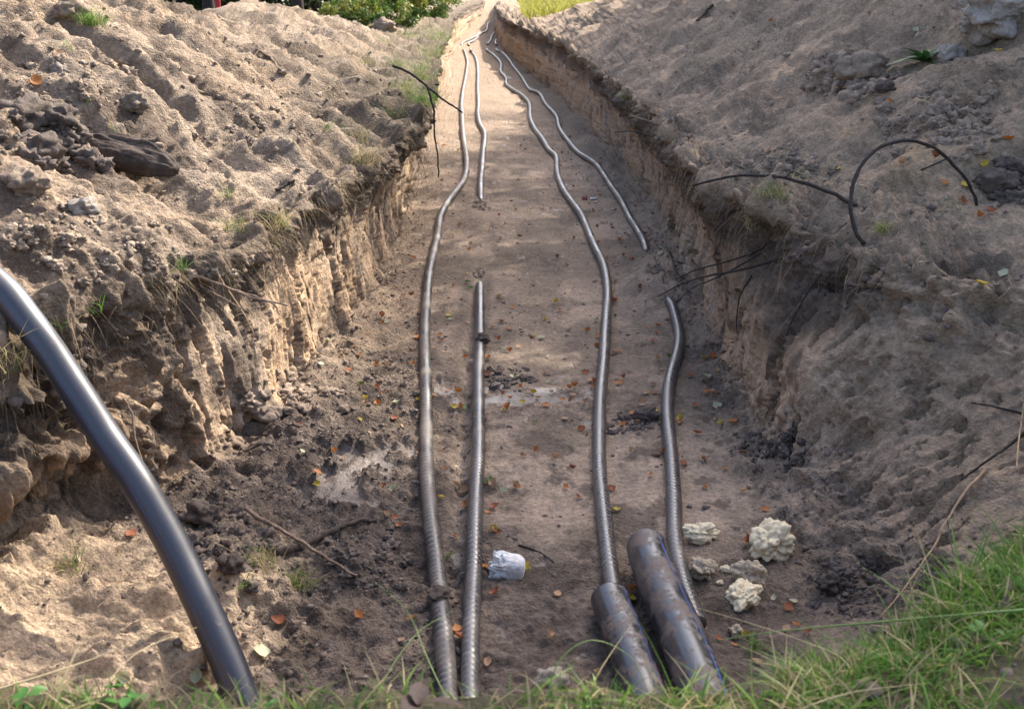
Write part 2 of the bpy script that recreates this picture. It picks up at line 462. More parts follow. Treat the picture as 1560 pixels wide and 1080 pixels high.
TN = lerp(TN, np.array([0.47, 0.345, 0.24]) * (0.8 + 0.25 * t1[..., None]), nR2 * (0.85 - 0.35 * t3))  # dry near right face tinted extra pale to make up for weak skylight
# floor
fd = sstep(-0.3, 0.5, fbm(x * 0.9 + 31, y * 0.7, 0 * z, 4))
FL = lerp(np.broadcast_to(c_damp * 1.15, TN.shape), c_damp * 0.66, fd)
FL = lerp(FL, c_damp * 0.5, sstep(0.05, 0.4, fbm(x * 2.2 + 13, y * 1.8 + 5, 0 * z, 5, 0.65)) * 0.6)
FL = lerp(FL, c_sand * 0.85, sstep(0.1, 0.5, fbm(x * 1.3 + 3, y * 0.8 + 77, 0 * z, 4)) * sstep(5.5, 8, y) * 0.6)
FL = lerp(FL, c_sand * 0.9, sstep(13, 22, y) * 0.7)
mudm = np.clip(sstep(6.2, 4.9, y) * sstep(0.2, -0.5, x) * 0.95 + sstep(4.3, 3.6, y) * sstep(1.6, 0.9, x) * 0.9, 0, 1)
FL = lerp(FL, c_mud, mudm * (0.65 + 0.35 * t1))
rw = sstep(3.6, 4.2, Y0) * sstep(9.5, 8.5, Y0)
FL = lerp(FL, c_hum * 2.2, rw * np.exp(-((X0 - rutx - 0.085) / 0.035) ** 2) * 0.6)  # dark banks and pale bed painted so the rut reads in diffuse light
FL = lerp(FL, c_hum * 2.2, rw * np.exp(-((X0 - rutx + 0.09) / 0.04) ** 2) * 0.6)
FL = lerp(FL, np.array([0.30, 0.235, 0.185]), rw * np.exp(-((X0 - rutx) / 0.04) ** 2) * 0.85)
FL = lerp(FL, c_hum * 1.6, sstep(0.15, 0.4, fbm(x * 3 + 1, y * 3, 0 * z, 5, 0.65)) * sstep(10, 5, y) * 0.7)
lits = sstep(-0.75, -1.05, x) * sstep(4.3, 3.7, y)           # dry sand tipped into the near left corner, tinted paler to look sunlit
FL = lerp(FL, np.array([0.54, 0.41, 0.29]), lits)
FL = lerp(FL, c_sand * 0.9, sstep(-0.55, -0.85, x) * sstep(5.8, 7.2, y) * sstep(14, 10, y) * 0.8)
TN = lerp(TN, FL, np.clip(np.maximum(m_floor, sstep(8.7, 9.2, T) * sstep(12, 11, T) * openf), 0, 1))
TN = lerp(TN, c_mud * 1.0, wet * 0.8)
puddle_flat = wet
ZZ = ZZ * (1 - 0) - 0
grain = np.clip(1 - 0.75 * wet - m_wall * 0.55 * (1 - pit) * (1 - np.clip(nearL + nearR, 0, 1)) - m_heap * 0.1 * (1 - cm) - m_floor * 0.45 * sstep(-0.6, 0.1, x) * (1 - fm), 0, 1)
# distant field: green-brown
gfield = sstep(64, 72, y)
TN = lerp(TN, np.array([0.30, 0.235, 0.2]), gfield)
TN = lerp(TN, np.array([0.16, 0.2, 0.035]), sstep(80, 84, y))
wild = np.clip(1 - m_heap - m_wall - m_floor - m_lip, 0, 1) * sstep(5.5, 7, np.abs(x))
TN = lerp(TN, np.array([0.07, 0.075, 0.03]), wild * (1 - gfield))

turf = np.clip(sstep(2.05, 1.85, y) * sstep(0.86, 0.96, z) + sstep(0.80, 0.95, z) * sstep(3.4, 3.0, y) * sstep(0.5, 0.8, x), 0, 1)
TN = lerp(TN, np.array([0.055, 0.055, 0.022]), turf * 0.9)
TN = TN * np.array([1.01, 0.985, 0.935]) * (1 - 0.10 * m_heapL[..., None])
V = np.stack([XX, YY, ZZ], -1)
def sub_sheet(name, c0, c1, label_name):
    nr, nc = V.shape[0], c1 - c0 + 1
    idx = np.arange(nr * nc).reshape(nr, nc)
    f = np.stack([idx[:-1, :-1], idx[:-1, 1:], idx[1:, 1:], idx[1:, :-1]], -1).reshape(-1, 4)
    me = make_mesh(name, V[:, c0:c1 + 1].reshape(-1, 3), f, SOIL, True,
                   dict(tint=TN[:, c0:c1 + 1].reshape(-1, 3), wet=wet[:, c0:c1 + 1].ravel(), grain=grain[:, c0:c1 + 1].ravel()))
    return link(name, me, kind='structure')


bF0, bF1 = int(bnd[9] + 8), int(bnd[14])
sub_sheet('earth_bank', 0, bF0, '')
sub_sheet('trench_floor', bF0, bF1, '')
sub_sheet('earth_bank', bF1, NCc - 1, '')

# ray-cast helper on a thinned copy of the sheet
st = 2
Vs = V[10:-6:st, 20:-20:st]
nr, nc = Vs.shape[:2]
idx = np.arange(nr * nc).reshape(nr, nc)
fq = np.stack([idx[:-1, :-1], idx[:-1, 1:], idx[1:, 1:], idx[1:, :-1]], -1).reshape(-1, 4)
BV = BVHTree.FromPolygons(Vs.reshape(-1, 3).tolist(), fq.tolist())
CAMV = Vector((0, 0, CAM_H))


def hit(px, py):
    d = Vector(ray(px, py)).normalized()
    r = BV.ray_cast(CAMV, d)
    if r[0] is None:
        return None, None
    n = r[1]
    if n.dot(d) > 0: n = -n
    return np.array(r[0]), np.array(n)


def ground(x, y, top=6.0):
    r = BV.ray_cast(Vector((x, y, top)), Vector((0, 0, -1)))
    return (r[0].z, r[1] if r[1].z > 0 else -r[1]) if r[0] is not None else (1.0, Vector((0, 0, 1)))


# ------------------------------------------------------------------ materials of the things
def plastic(name, col, rough, dust=0.3, dustcol=(0.30, 0.235, 0.18), scale=9.0, lo=0.5, hi=0.66, bump=0.25, spec=0.5, stretch=(1, 1, 1), ribs=False, rag=0.68):
    m, nt, b = mat_new(name); L = nt.links.new
    g = N(nt, 'ShaderNodeTexCoord')
    mp = N(nt, 'ShaderNodeMapping'); mp.inputs['Scale'].default_value = stretch; L(g.outputs['Object'], mp.inputs[0])
    n = N(nt, 'ShaderNodeTexNoise', Scale=scale, Detail=11.0, Roughness=rag); L(mp.outputs[0], n.inputs['Vector'])
    n2 = N(nt, 'ShaderNodeTexNoise', Scale=scale * 9, Detail=5.0, Roughness=0.7); L(g.outputs['Object'], n2.inputs['Vector'])
    v = N(nt, 'ShaderNodeTexVoronoi', Scale=95.0); L(g.outputs['Object'], v.inputs['Vector'])
    f = ramp(nt, n.outputs[0], lo, hi, 0, 1)
    f2 = ramp(nt, n2.outputs[0], 0.35, 0.75, 0.35, 1.0)
    mu = N(nt, 'ShaderNodeMath', operation='MULTIPLY'); L(f, mu.inputs[0]); L(f2, mu.inputs[1])
    mm = N(nt, 'ShaderNodeMath', operation='MULTIPLY'); L(mu.outputs[0], mm.inputs[0]); mm.inputs[1].default_value = dust
    sp = ramp(nt, v.outputs['Distance'], 0.10, 0.16, 0.55, 0.0)
    ng = ramp(nt, n2.outputs[0], 0.52, 0.6, 0.0, 1.0)
    sm = N(nt, 'ShaderNodeMath', operation='MULTIPLY'); L(sp, sm.inputs[0]); L(ng, sm.inputs[1])
    mx = N(nt, 'ShaderNodeMath', operation='MAXIMUM'); L(mm.outputs[0], mx.inputs[0]); L(sm.outputs[0], mx.inputs[1])
    if ribs:
        ra = N(nt, 'ShaderNodeAttribute', attribute_name='groove')
        rn = ramp(nt, n2.outputs[0], 0.35, 0.6, 0.15, 0.75)
        rm = N(nt, 'ShaderNodeMath', operation='MULTIPLY'); L(ra.outputs['Fac'], rm.inputs[0]); L(rn, rm.inputs[1])
        mx2 = N(nt, 'ShaderNodeMath', operation='MAXIMUM'); L(mx.outputs[0], mx2.inputs[0]); L(rm.outputs[0], mx2.inputs[1]); mx = mx2
    c = mixc(nt, mx.outputs[0], col, dustcol); L(c, b.inputs['Base Color'])
    L(ramp(nt, mx.outputs[0], 0, 0.8, rough, 0.9), b.inputs['Roughness'])
    b.inputs['Specular IOR Level'].default_value = spec
    bm = N(nt, 'ShaderNodeBump', Distance=0.003, Strength=bump); L(mx.outputs[0], bm.inputs['Height']); L(bm.outputs[0], b.inputs['Normal'])
    return m


def simple(name, col, rough=0.8, var=0.25, scale=30.0, bump=0.0, spec=0.3, col2=None, trans=0.0):
    m, nt, b = mat_new(name); L = nt.links.new
    g = N(nt, 'ShaderNodeTexCoord')
    n = N(nt, 'ShaderNodeTexNoise', Scale=scale, Detail=7.0, Roughness=0.65); L(g.outputs['Object'], n.inputs['Vector'])
    c2 = col2 or tuple(x * (1 - var) for x in col)
    c = mixc(nt, ramp(nt, n.outputs[0], 0.35, 0.65), col, c2); L(c, b.inputs['Base Color'])
    b.inputs['Roughness'].default_value = rough; b.inputs['Specular IOR Level'].default_value = spec
    if bump:
        bm = N(nt, 'ShaderNodeBump', Distance=0.01, Strength=bump); L(n.outputs[0], bm.inputs['Height']); L(bm.outputs[0], b.inputs['Normal'])
    if trans:
        tr = N(nt, 'ShaderNodeBsdfTranslucent'); L(c, tr.inputs[0])
        ms = N(nt, 'ShaderNodeMixShader'); ms.inputs[0].default_value = trans
        out = [x for x in nt.nodes if x.type == 'OUTPUT_MATERIAL'][0]
        L(b.outputs[0], ms.inputs[1]); L(tr.outputs[0], ms.inputs[2]); L(ms.outputs[0], out.inputs[0])
    return m


def tinted(name, rough=0.6, trans=0.35, spec=0.3):
    m, nt, b = mat_new(name); L = nt.links.new
    at = N(nt, 'ShaderNodeAttribute', attribute_name='tint'); L(at.outputs['Color'], b.inputs['Base Color'])
    b.inputs['Roughness'].default_value = rough; b.inputs['Specular IOR Level'].default_value = spec
    tr = N(nt, 'ShaderNodeBsdfTranslucent'); L(at.outputs['Color'], tr.inputs[0])
    ms = N(nt, 'ShaderNodeMixShader'); ms.inputs[0].default_value = trans
    out = [x for x in nt.nodes if x.type == 'OUTPUT_MATERIAL'][0]
    L(b.outputs[0], ms.inputs[1]); L(tr.outputs[0], ms.inputs[2]); L(ms.outputs[0], out.inputs[0])
    return m


M = {}
M['conduit'] = plastic('ribbed_black_plastic', (0.032, 0.032, 0.035), 0.27, dust=0.5, dustcol=(0.22, 0.17, 0.13), scale=3.5, lo=0.44, hi=0.66, rag=0.75, spec=0.9, ribs=True)
M['conduit_muddy'] = plastic('ribbed_black_plastic_dusty', (0.03, 0.029, 0.03), 0.32, dust=0.7, scale=4.0, lo=0.40, hi=0.60, dustcol=(0.26, 0.205, 0.16), ribs=True)
M['big'] = plastic('smooth_black_plastic', (0.016, 0.018, 0.027), 0.42, dust=0.7, scale=10.0, lo=0.62, hi=0.66, rag=0.75, spec=0.8)
M['duct'] = plastic('mud_smeared_black_plastic', (0.013, 0.015, 0.022), 0.30, dust=1.0, dustcol=(0.15, 0.095, 0.065), scale=7.0, lo=0.50, hi=0.545, bump=0.3, rag=0.85, spec=0.8)
M['blue'] = simple('blue_stripe_plastic', (0.04, 0.13, 0.46), 0.4, 0.4, 14, col2=(0.09, 0.10, 0.16))
M['bark'] = simple('bark', (0.085, 0.062, 0.048), 0.9, 0.6, 45, 0.7)
M['darkbark'] = simple('dark_bark', (0.035, 0.026, 0.023), 0.8, 0.6, 60, 0.6)
M['drybark'] = simple('dry_bark', (0.24, 0.165, 0.115), 0.85, 0.5, 60, 0.5)
M['strip'] = simple('bark_stripped_wood', (0.42, 0.28, 0.17), 0.75, 0.35, 60, 0.4)
M['log'] = simple('rotten_wood', (0.065, 0.046, 0.036), 0.85, 0.65, 18, 1.0)
M['foam'] = simple('cream_foam', (0.74, 0.63, 0.42), 0.75, 0.1, 9, 0.3, col2=(0.56, 0.45, 0.29))
M['foam_dirty'] = simple('dirty_foam', (0.56, 0.46, 0.31), 0.85, 0.1, 12, 0.5, col2=(0.26, 0.19, 0.14))
M['white'] = simple('white_foam', (0.72, 0.73, 0.72), 0.75, 0.1, 40, 0.6, col2=(0.50, 0.45, 0.40))
M['stone'] = simple('stone', (0.42, 0.35, 0.27), 0.85, 0.5, 14, 0.6)
M['clod'] = simple('soil_clod', (0.30, 0.23, 0.17), 0.95, 0.45, 16, 1.0)
M['clod_dark'] = simple('dark_soil_clod', (0.13, 0.10, 0.082), 0.9, 0.5, 16, 1.0)
M['crumb_dark'] = simple('damp_crumb', (0.17, 0.13, 0.105), 0.95, 0.4, 16, 1.0)
M['clod_mid'] = simple('brown_soil_clod', (0.25, 0.19, 0.145), 0.95, 0.5, 16, 1.0, col2=(0.16, 0.12, 0.09))
M['clod_pale'] = simple('pale_clay_clod', (0.36, 0.31, 0.265), 0.95, 0.4, 14, 1.0)
M['red'] = simple('red_plastic', (0.30, 0.015, 0.03), 0.5, 0.2)
M['whitep'] = simple('white_plastic', (0.7, 0.7, 0.72), 0.5, 0.2)
M['grass'] = tinted('grass_blade', 0.55, 0.4)
M['root'] = tinted('root_fibre', 0.9, 0.0, 0.1)
M['foliage'] = tinted('tree_leaf', 0.5, 0.35)
LEAFCOL = {'orange': (0.42, 0.15, 0.035), 'brown': (0.20, 0.085, 0.04), 'yellow': (0.50, 0.36, 0.04), 'tan': (0.48, 0.29, 0.16), 'pale': (0.50, 0.50, 0.32), 'green': (0.10, 0.17, 0.04), 'rust': (0.30, 0.09, 0.035)}
for k, c in LEAFCOL.items():
    M['leaf_' + k] = simple(k + '_dead_leaf', c, 0.6, 0.3, 60, 0.2, 0.35, trans=0.25, col2=tuple(x * 0.6 for x in c))


# ------------------------------------------------------------------ shape helpers
def resample(P, step):
    P = np.asarray(P, float)
    d = np.r_[0, np.cumsum(np.linalg.norm(np.diff(P, axis=0), axis=1))]
    if callable(step):
        s = [0.0]
        while s[-1] < d[-1]:
            s.append(s[-1] + step(np.array([np.interp(s[-1], d, P[:, k]) for k in range(3)])))
        s[-1] = d[-1]; s = np.array(s)
    else:
        s = np.linspace(0, d[-1], max(2, int(d[-1] / step) + 1))
    return np.stack([np.interp(s, d, P[:, k]) for k in range(P.shape[1])], 1), s


def spline(P, n=8):
    P = np.asarray(P, float); Q = np.vstack([2 * P[0] - P[1], P, 2 * P[-1] - P[-2]]); out = []
    for i in range(1, len(Q) - 2):
        for t in np.linspace(0, 1, n, endpoint=False):
            a, b, c, d = Q[i - 1], Q[i], Q[i + 1], Q[i + 2]
            out.append(0.5 * ((2 * b) + (c - a) * t + (2 * a - 5 * b + 4 * c - d) * t * t + (3 * b - a - 3 * c + d) * t ** 3))
    out.append(P[-1]); return np.array(out)


def tube(P, rad, seg=12, cap=True):
    P = np.asarray(P, float); n = len(P); rad = np.broadcast_to(np.asarray(rad, float), (n,))
    Tn = np.gradient(P, axis=0); Tn /= np.linalg.norm(Tn, axis=1, keepdims=True) + 1e-12
    up = np.array([0, 0, 1.0]); 
    if abs(Tn[0] @ up) > 0.95: up = np.array([0, 1.0, 0])
    U = np.zeros_like(P); u = np.cross(up, Tn[0]); u /= np.linalg.norm(u); U[0] = u
    for i in range(1, n):
        u = u - Tn[i] * (u @ Tn[i]); u /= np.linalg.norm(u) + 1e-12; U[i] = u
    W = np.cross(Tn, U)
    th = np.linspace(0, 2 * np.pi, seg, endpoint=False)
    V = P[:, None] + rad[:, None, None] * (np.cos(th)[None, :, None] * U[:, None] + np.sin(th)[None, :, None] * W[:, None])
    V = V.reshape(-1, 3); idx = np.arange(n * seg).reshape(n, seg)
    j = np.roll(idx, -1, 1)
    F = np.stack([idx[:-1], j[:-1], j[1:], idx[1:]], -1).reshape(-1, 4)
    if cap:
        c0, c1 = len(V), len(V) + 1
        V = np.vstack([V, P[0], P[-1]])
        F = np.vstack([F, np.stack([j[0], idx[0], np.full(seg, c0), np.full(seg, c0)], 1), np.stack([idx[-1], j[-1], np.full(seg, c1), np.full(seg, c1)], 1)])
    return V, F


def quads_to_mesh(name, V, F, mat, attrs=None, smooth=True):
    F = np.asarray(F)
    tri = F[:, 2] == F[:, 3]
    if not tri.any():
        return make_mesh(name, V, F, mat, smooth, attrs)
    Ft = np.vstack([F[~tri][:, [0, 1, 2]], F[~tri][:, [0, 2, 3]], F[tri][:, :3]])
    return make_mesh(name, V, Ft, mat, smooth, attrs)


def join(parts):
    Vs, Fs, o = [], [], 0
    for V, F in parts:
        Vs.append(V); Fs.append(F + o); o += len(V)
    return np.vstack(Vs), np.vstack(Fs)


_ico = {}
def ico(sub):
    if sub not in _ico:
        import bmesh
        bm = bmesh.new(); bmesh.ops.create_icosphere(bm, subdivisions=sub, radius=1)
        V = np.array([v.co[:] for v in bm.verts]); F = np.array([[v.index for v in f.verts] for f in bm.faces]); bm.free()
        _ico[sub] = (V, F)
    V, F = _ico[sub]; return V.copy(), F.copy()


def lump(sub, seed, amp=0.3, freq=1.4, pop=0.0, popf=3.0, scale=(1, 1, 1)):
    V, F = ico(sub); o = seed * 7.3
    f = fbm(V[:, 0] * freq + o, V[:, 1] * freq, V[:, 2] * freq, 4, 0.55)
    r = 1 + amp * f
    if pop:
        d, c = cells((V[:, 0] * popf + o).astype(np.float32), (V[:, 1] * popf).astype(np.float32), (V[:, 2] * popf).astype(np.float32))
        r = r + pop * 1.6 * np.clip(0.8 - d * d * 1.1, 0, 1) * (0.55 + 0.8 * c)
    return V * r[:, None] * np.array(scale), F


# ------------------------------------------------------------------ conduits in the trench
def ground_path(px, lift, use_hit=68):
    """centre line of a pipe lying on the trench floor, through the given picture points"""
    px = np.asarray(px, float)
    d = np.r_[0, np.cumsum(np.linalg.norm(np.diff(px, axis=0), axis=1))]
    q = spline(px, 6)
    out = []
    for a, b in q:
        if b < 71:
            hp, hn = hit(a, b)
            if hp is not None and hp[2] < floor_z(hp[1]) + 0.15 and hp[1] < 60: out.append(hp + np.array([0, 0, lift]))
            continue
        z = lift
        for _ in range(4):
            p = at_z(a, b, z + (floor_z(out[-1][1]) if out and b < 80 else 0.0))
            if p[1] > 62 or p[1] < 0: break
            z0 = z
            z = ground(p[0], p[1])[0] - float(floor_z(p[1])) + lift
            z = min(max(z, -0.03), 0.13) if p[1] < 34 else lift
            z = 0.5 * z + 0.5 * z0
        out.append(p)
    return np.array(out)


def smooth_path(P, step, s):
    Q, _ = resample(P, step)
    return gsm(Q, s, 0)


GR = 0.035
def conduit(pxs, mat, r, label, bury=(), mudtop=False):
    P = ground_path(pxs, r * 0.72)
    P = P[np.r_[True, np.linalg.norm(np.diff(P, axis=0), axis=1) > 1e-4]]
    P = smooth_path(P, 0.05, 2.2)
    # buried stretches
    for (y0, y1, dz) in bury:
        k = sstep(y0 - 0.6, y0 + 0.15, P[:, 1]) * sstep(y1 + 0.8, y1 - 0.15, P[:, 1])
        P[:, 2] -= dz * k
    P, s = resample(P, lambda p: 0.0085 if p[1] < 9 else (0.0175 if p[1] < 14 else 0.12))
    near = P[:, 1] < 14
    ph = (s / 0.034) % 1.0
    rib = np.where(near, np.where(ph < 0.24, -0.0030, 0.0) + 0.0010 * np.sin(ph * 2 * np.pi), 0)
    V, F = tube(P, r + rib + 0.0006 * np.sin(s * 9), 14)
    gv = np.where(near, np.where(ph < 0.24, 1.0, 0.0), 0.25); gv = np.r_[np.repeat(gv, 14), 0, 0]
    me = quads_to_mesh('black_conduit', V, F, mat, dict(groove=gv))
    return link('black_conduit', me, None, label, 'conduit', 'black ribbed conduits laid along the trench floor'), P


p1 = [(735, 52), (721, 59), (715, 62), (706, 66), (703, 70), (708, 80), (712, 95), (711, 107), (709, 120), (705, 140), (703, 160), (704, 180), (705, 200), (707, 218), (709, 230), (711, 247), (710, 263), (705, 278), (692, 295), (678, 315), (670, 333), (667, 357), (660, 387), (653, 420), (650, 453), (648, 487), (647, 520), (648, 560), (649, 613), (649, 660), (650, 717), (653, 760), (657, 800), (662, 840), (667, 880), (671, 930), (678, 987), (681, 1030), (684, 1090)]
p2 = [(748, 35), (743, 38), (742, 46), (738, 51), (730, 52), (727, 58), (722, 64), (714, 67), (715, 72), (719, 80), (724, 87), (727, 97), (728, 110), (728, 127), (728, 143), (729, 160), (728, 173), (731, 190), (738, 203), (738, 217), (736, 233), (734, 260), (732, 280), (732, 307), (731, 345), (731, 385), (731, 423), (731, 453), (731, 487), (731, 503), (731, 533), (729, 567), (729, 600), (729, 643), (729, 693), (727, 720), (725, 763), (723, 810), (722, 860), (720, 907), (717, 953), (716, 1020), (717, 1090)]
p3 = [(757, 49), (750, 56), (747, 64), (742, 71), (743, 78), (753, 85), (763, 97), (763, 110), (771, 120), (772, 130), (783, 138), (797, 147), (807, 160), (808, 180), (815, 197), (827, 213), (837, 230), (848, 240), (849, 263), (857, 287), (870, 307), (885, 327), (898, 357), (908, 380), (918, 400), (924, 423), (926, 453), (924, 480), (922, 513), (920, 547), (917, 580), (914, 613), (913, 660), (913, 717), (917, 760), (923, 813), (927, 853), (933, 893), (941, 935), (952, 975)]
p4 = [(757, 60), (755, 67), (758, 72), (757, 77), (768, 83), (778, 95), (783, 103), (795, 118), (807, 137), (822, 143), (832, 160), (848, 178), (853, 197), (867, 217), (883, 235), (907, 250), (920, 267), (933, 287), (947, 307), (960, 333), (977, 360), (987, 383), (997, 407), (1010, 432), (1022, 457), (1027, 477), (1034, 503), (1035, 527), (1027, 557), (1020, 583), (1017, 613), (1018, 653), (1023, 693), (1024, 720), (1027, 760), (1027, 800), (1029, 837), (1036, 870), (1052, 920), (1066, 960)]
yy = lambda py: float(at_z(780, py, 0)[1])
conduit(p1, M['conduit_muddy'], 0.036, 'dusty ribbed black conduit nearest the left trench wall, bent far back beside the sunlit wall')
conduit(p2, M['conduit'], 0.035, 'ribbed black conduit that dips under the soil halfway, second from the left wall', bury=((yy(415), yy(312), 0.11),))
conduit(p3, M['conduit'], 0.036, 'shiny ribbed black conduit running unbroken into the shorter mud-smeared duct')
conduit(p4, M['conduit'], 0.036, 'ribbed black conduit along the shaded right wall, its middle covered by a soil slump', bury=((yy(452), yy(412), 0.14),))


def duct(name, P, r, thick, mat, label, cat, group=None, stripes=(), seg=40):
    V1, F1 = tube(P, r, seg, False); V2, F2 = tube(P, r - thick, seg, False)
    n = len(V1); F2 = F2[:, ::-1]
    a = np.arange(seg); b = np.roll(a, -1); e = len(V1) - seg
    rim = np.vstack([np.stack([b, a, a + n, b + n], 1), np.stack([a + e, b + e, b + e + n, a + e + n], 1)])
    me = make_mesh(name, np.vstack([V1, V2]), np.vstack([F1, F2 + n, rim]), mat)
    o = link(name, me, None, label, cat, group)
    for ang in stripes:
        k = int(ang / 360 * seg) % seg
        G1 = V1.reshape(-1, seg, 3); A = G1[:, k]; B = G1[:, (k + 1) % seg]
        c = (A + B) / 2 - P; c /= np.linalg.norm(c, axis=1, keepdims=True)
        A2 = A * 0.72 + B * 0.28 + c * 0.0012; B2 = A * 0.28 + B * 0.72 + c * 0.0012
        V = np.stack([A2, B2], 1).reshape(-1, 3); i = np.arange(len(P) - 1) * 2
        F = np.stack([i, i + 1, i + 3, i + 2], 1)
        link('blue_stripe', make_mesh('blue_stripe', V, F, M['blue']), o)
    return o


# short wide ducts at the near end
P3 = spline([at_z(929, 912, 0.07), at_z(935, 930, 0.068), at_z(953, 975, 0.065), at_z(969, 1023, 0.06), at_z(990, 1085, 0.05), at_z(1005, 1120, 0.04)], 10)
duct('mud_smeared_duct', P3, 0.073, 0.006, M['duct'], 'shorter mud-smeared black duct sleeved over the end of a ribbed conduit', 'duct', 'wide mud-smeared ducts at the near end of the trench', (50,))
P4 = spline([at_z(985, 832, 0.10), at_z(992, 856, 0.10), at_z(1009, 900, 0.098), at_z(1036, 962, 0.10), at_z(1064, 1030, 0.11), at_z(1085, 1090, 0.11), at_z(1100, 1130, 0.11)], 10)
duct('mud_smeared_duct', P4, 0.082, 0.007, M['duct'], 'longer wide black duct with a rounded far end, lying beside the cream foam lumps', 'duct', 'wide mud-smeared ducts at the near end of the trench', (60,))

# big smooth pipe hanging down from the left bank
bp = [(-420, 260, 4.25), (-220, 320, 4.12), (-90, 372, 4.02), (0, 437, 3.97), (28, 470, 3.95), (53, 503, 3.94), (80, 540, 3.93), (110, 587, 3.91), (137, 627, 3.89), (163, 670, 3.87), (200, 720, 3.84), (238, 783, 3.80), (272, 845, 3.77), (304, 913, 3.72), (333, 975, 3.68), (356, 1030, 3.64), (372, 1080, 3.62), (392, 1150, 3.6), (405, 1200, 3.6)]
PB = spline([at_depth(*q) for q in bp], 8)
PB = gsm(PB, 3, 0)
duct('black_water_pipe', PB, 0.056, 0.006, M['big'], 'thick smooth black pipe curving from the left bank down to the near sand', 'pipe', None, (160,), 90)


# ------------------------------------------------------------------ sticks, roots and branches
def stick(name, pts, r0, r1, mat, label, cat, mode='hit', lift=0.012, seg=8, knob=0.28, group=None, parent=None, twigs=()):
    W = []
    if mode == 'hit':
        for q in pts:
            h, n = hit(q[0], q[1])
            W.append(h + np.array([0, 0, 1]) * (q[2] if len(q) > 2 else lift))
    else:                       # 'air': depth goes evenly from the first to the last point's own place
        d0 = d1 = None
        def dep(q):
            h, n = hit(q[0], q[1]); v = h - np.array([0, 0, CAM_H])
            return v[1] * math.cos(PITCH) - v[2] * math.sin(PITCH)
        d0, d1 = (mode[0] or dep(pts[0])), (mode[1] or dep(pts[-1]))
        L = np.r_[0, np.cumsum([math.hypot(pts[i + 1][0] - pts[i][0], pts[i + 1][1] - pts[i][1]) for i in range(len(pts) - 1)])]
        for q, l in zip(pts, L / L[-1]):
            W.append(at_depth(q[0], q[1], d0 * (1 - l) + d1 * l - 0.01))
    P = spline(W, 7)
    t = np.linspace(0, 1, len(P)); sd = (len(name) * 13 + int(pts[0][0])) % 97
    wob = np.stack([fbm(t * 9 + sd, 0 * t, 0 * t, 2), fbm(t * 9, 0 * t + sd, 0 * t, 2), fbm(t * 9, 0 * t, 0 * t + sd, 2)], 1) * r0 * 0.8
    rad = (r0 * (1 - t) + r1 * t) * (1 + knob * fbm(t * 22 + sd, 0 * t, 0 * t, 3))
    V, F = tube(P + wob, rad, seg)
    me = quads_to_mesh(name, V, F, mat)
    if parent is not None: return link(name, me, parent)
    return link(name, me, None, label, cat, group)


stick('fallen_branch', [(376, 790), (400, 806), (430, 822), (462, 842), (500, 866), (545, 892)], 0.010, 0.005, M['drybark'], 'long thin brown stick lying across the thicker forked branch in the mud', 'stick', lift=0.045)
fb = stick('fallen_branch', [(420, 845), (452, 838), (485, 822), (515, 808), (545, 798), (575, 796)], 0.019, 0.008, M['bark'], 'thick muddy forked branch lying on the dark floor at the left', 'branch', lift=0.012)
stick('side_twig', [(512, 810), (528, 800), (538, 786)], 0.011, 0.006, M['bark'], '', '', lift=0.014, parent=fb)
stick('wood_peg', [(349, 833), (356, 850), (365, 868)], 0.011, 0.009, M['drybark'], 'short stubby piece of pale stick standing in the mud beside the big pipe', 'stick', lift=0.03)
lp = stick('arching_root', [(1316, 372), (1301, 345), (1296, 305), (1304, 268), (1328, 234), (1362, 217), (1398, 216), (1432, 232), (1462, 262), (1480, 288), (1488, 312)], 0.0105, 0.008, M['darkbark'], 'dark root looping up out of the sand in a big arch on the right bank', 'root', mode=(None, None))
br = stick('bare_branch', [(1055, 283), (1090, 274), (1125, 268), (1165, 268), (1200, 272), (1240, 284), (1275, 298), (1304, 314)], 0.006, 0.012, M['darkbark'], 'dark bare branch sticking out over the right trench edge, ending at the arching root', 'branch', mode=(6.35, None))
stick('side_twig', [(1195, 272), (1207, 262), (1222, 268)], 0.004, 0.002, M['darkbark'], '', '', mode=(5.85, 5.8), parent=br)
stick('side_twig', [(1402, 268), (1425, 258), (1447, 248)], 0.005, 0.004, M['darkbark'], 'short dark twig lying across inside the root arch', 'twig', mode='hit', lift=0.03)
tb = stick('root_branch', [(1002, 452), (1040, 432), (1080, 420), (1125, 412), (1170, 400), (1215, 386)], 0.003, 0.009, M['darkbark'], 'pale-tipped dark root poking far out of the right wall above the trench floor', 'root', mode=(6.5, 5.95))
stick('root_branch', [(1030, 425), (1065, 410), (1110, 398), (1150, 384), (1178, 366)], 0.003, 0.007, M['darkbark'], 'upper dark root crossing the right wall just below the grass tuft', 'root', mode=(6.9, 6.2))
stick('root_branch', [(1035, 455), (1060, 436), (1090, 424), (1130, 403), (1160, 385)], 0.002, 0.006, M['darkbark'], 'lower thin dark root running close beneath the pale-tipped root', 'root', mode=(6.6, 6.1))
stick('hanging_root', [(1262, 432), (1250, 470), (1238, 500), (1228, 540), (1215, 610), (1206, 660), (1202, 716)], 0.007, 0.003, M['darkbark'], 'long dark root hanging down the buttress of the right wall to the floor', 'root', mode=(None, None))
stick('hanging_root', [(1253, 413), (1228, 450), (1206, 490), (1195, 530), (1190, 580), (1165, 636)], 0.005, 0.002, M['darkbark'], 'forked dark root hanging in the hollow of the right wall', 'root', mode=(None, None))
stick('hanging_root', [(1145, 420), (1128, 450), (1122, 490), (1124, 515)], 0.005, 0.002, M['darkbark'], 'short dark root hanging beside the pale sandy patch of the right wall', 'root', mode=(None, None))
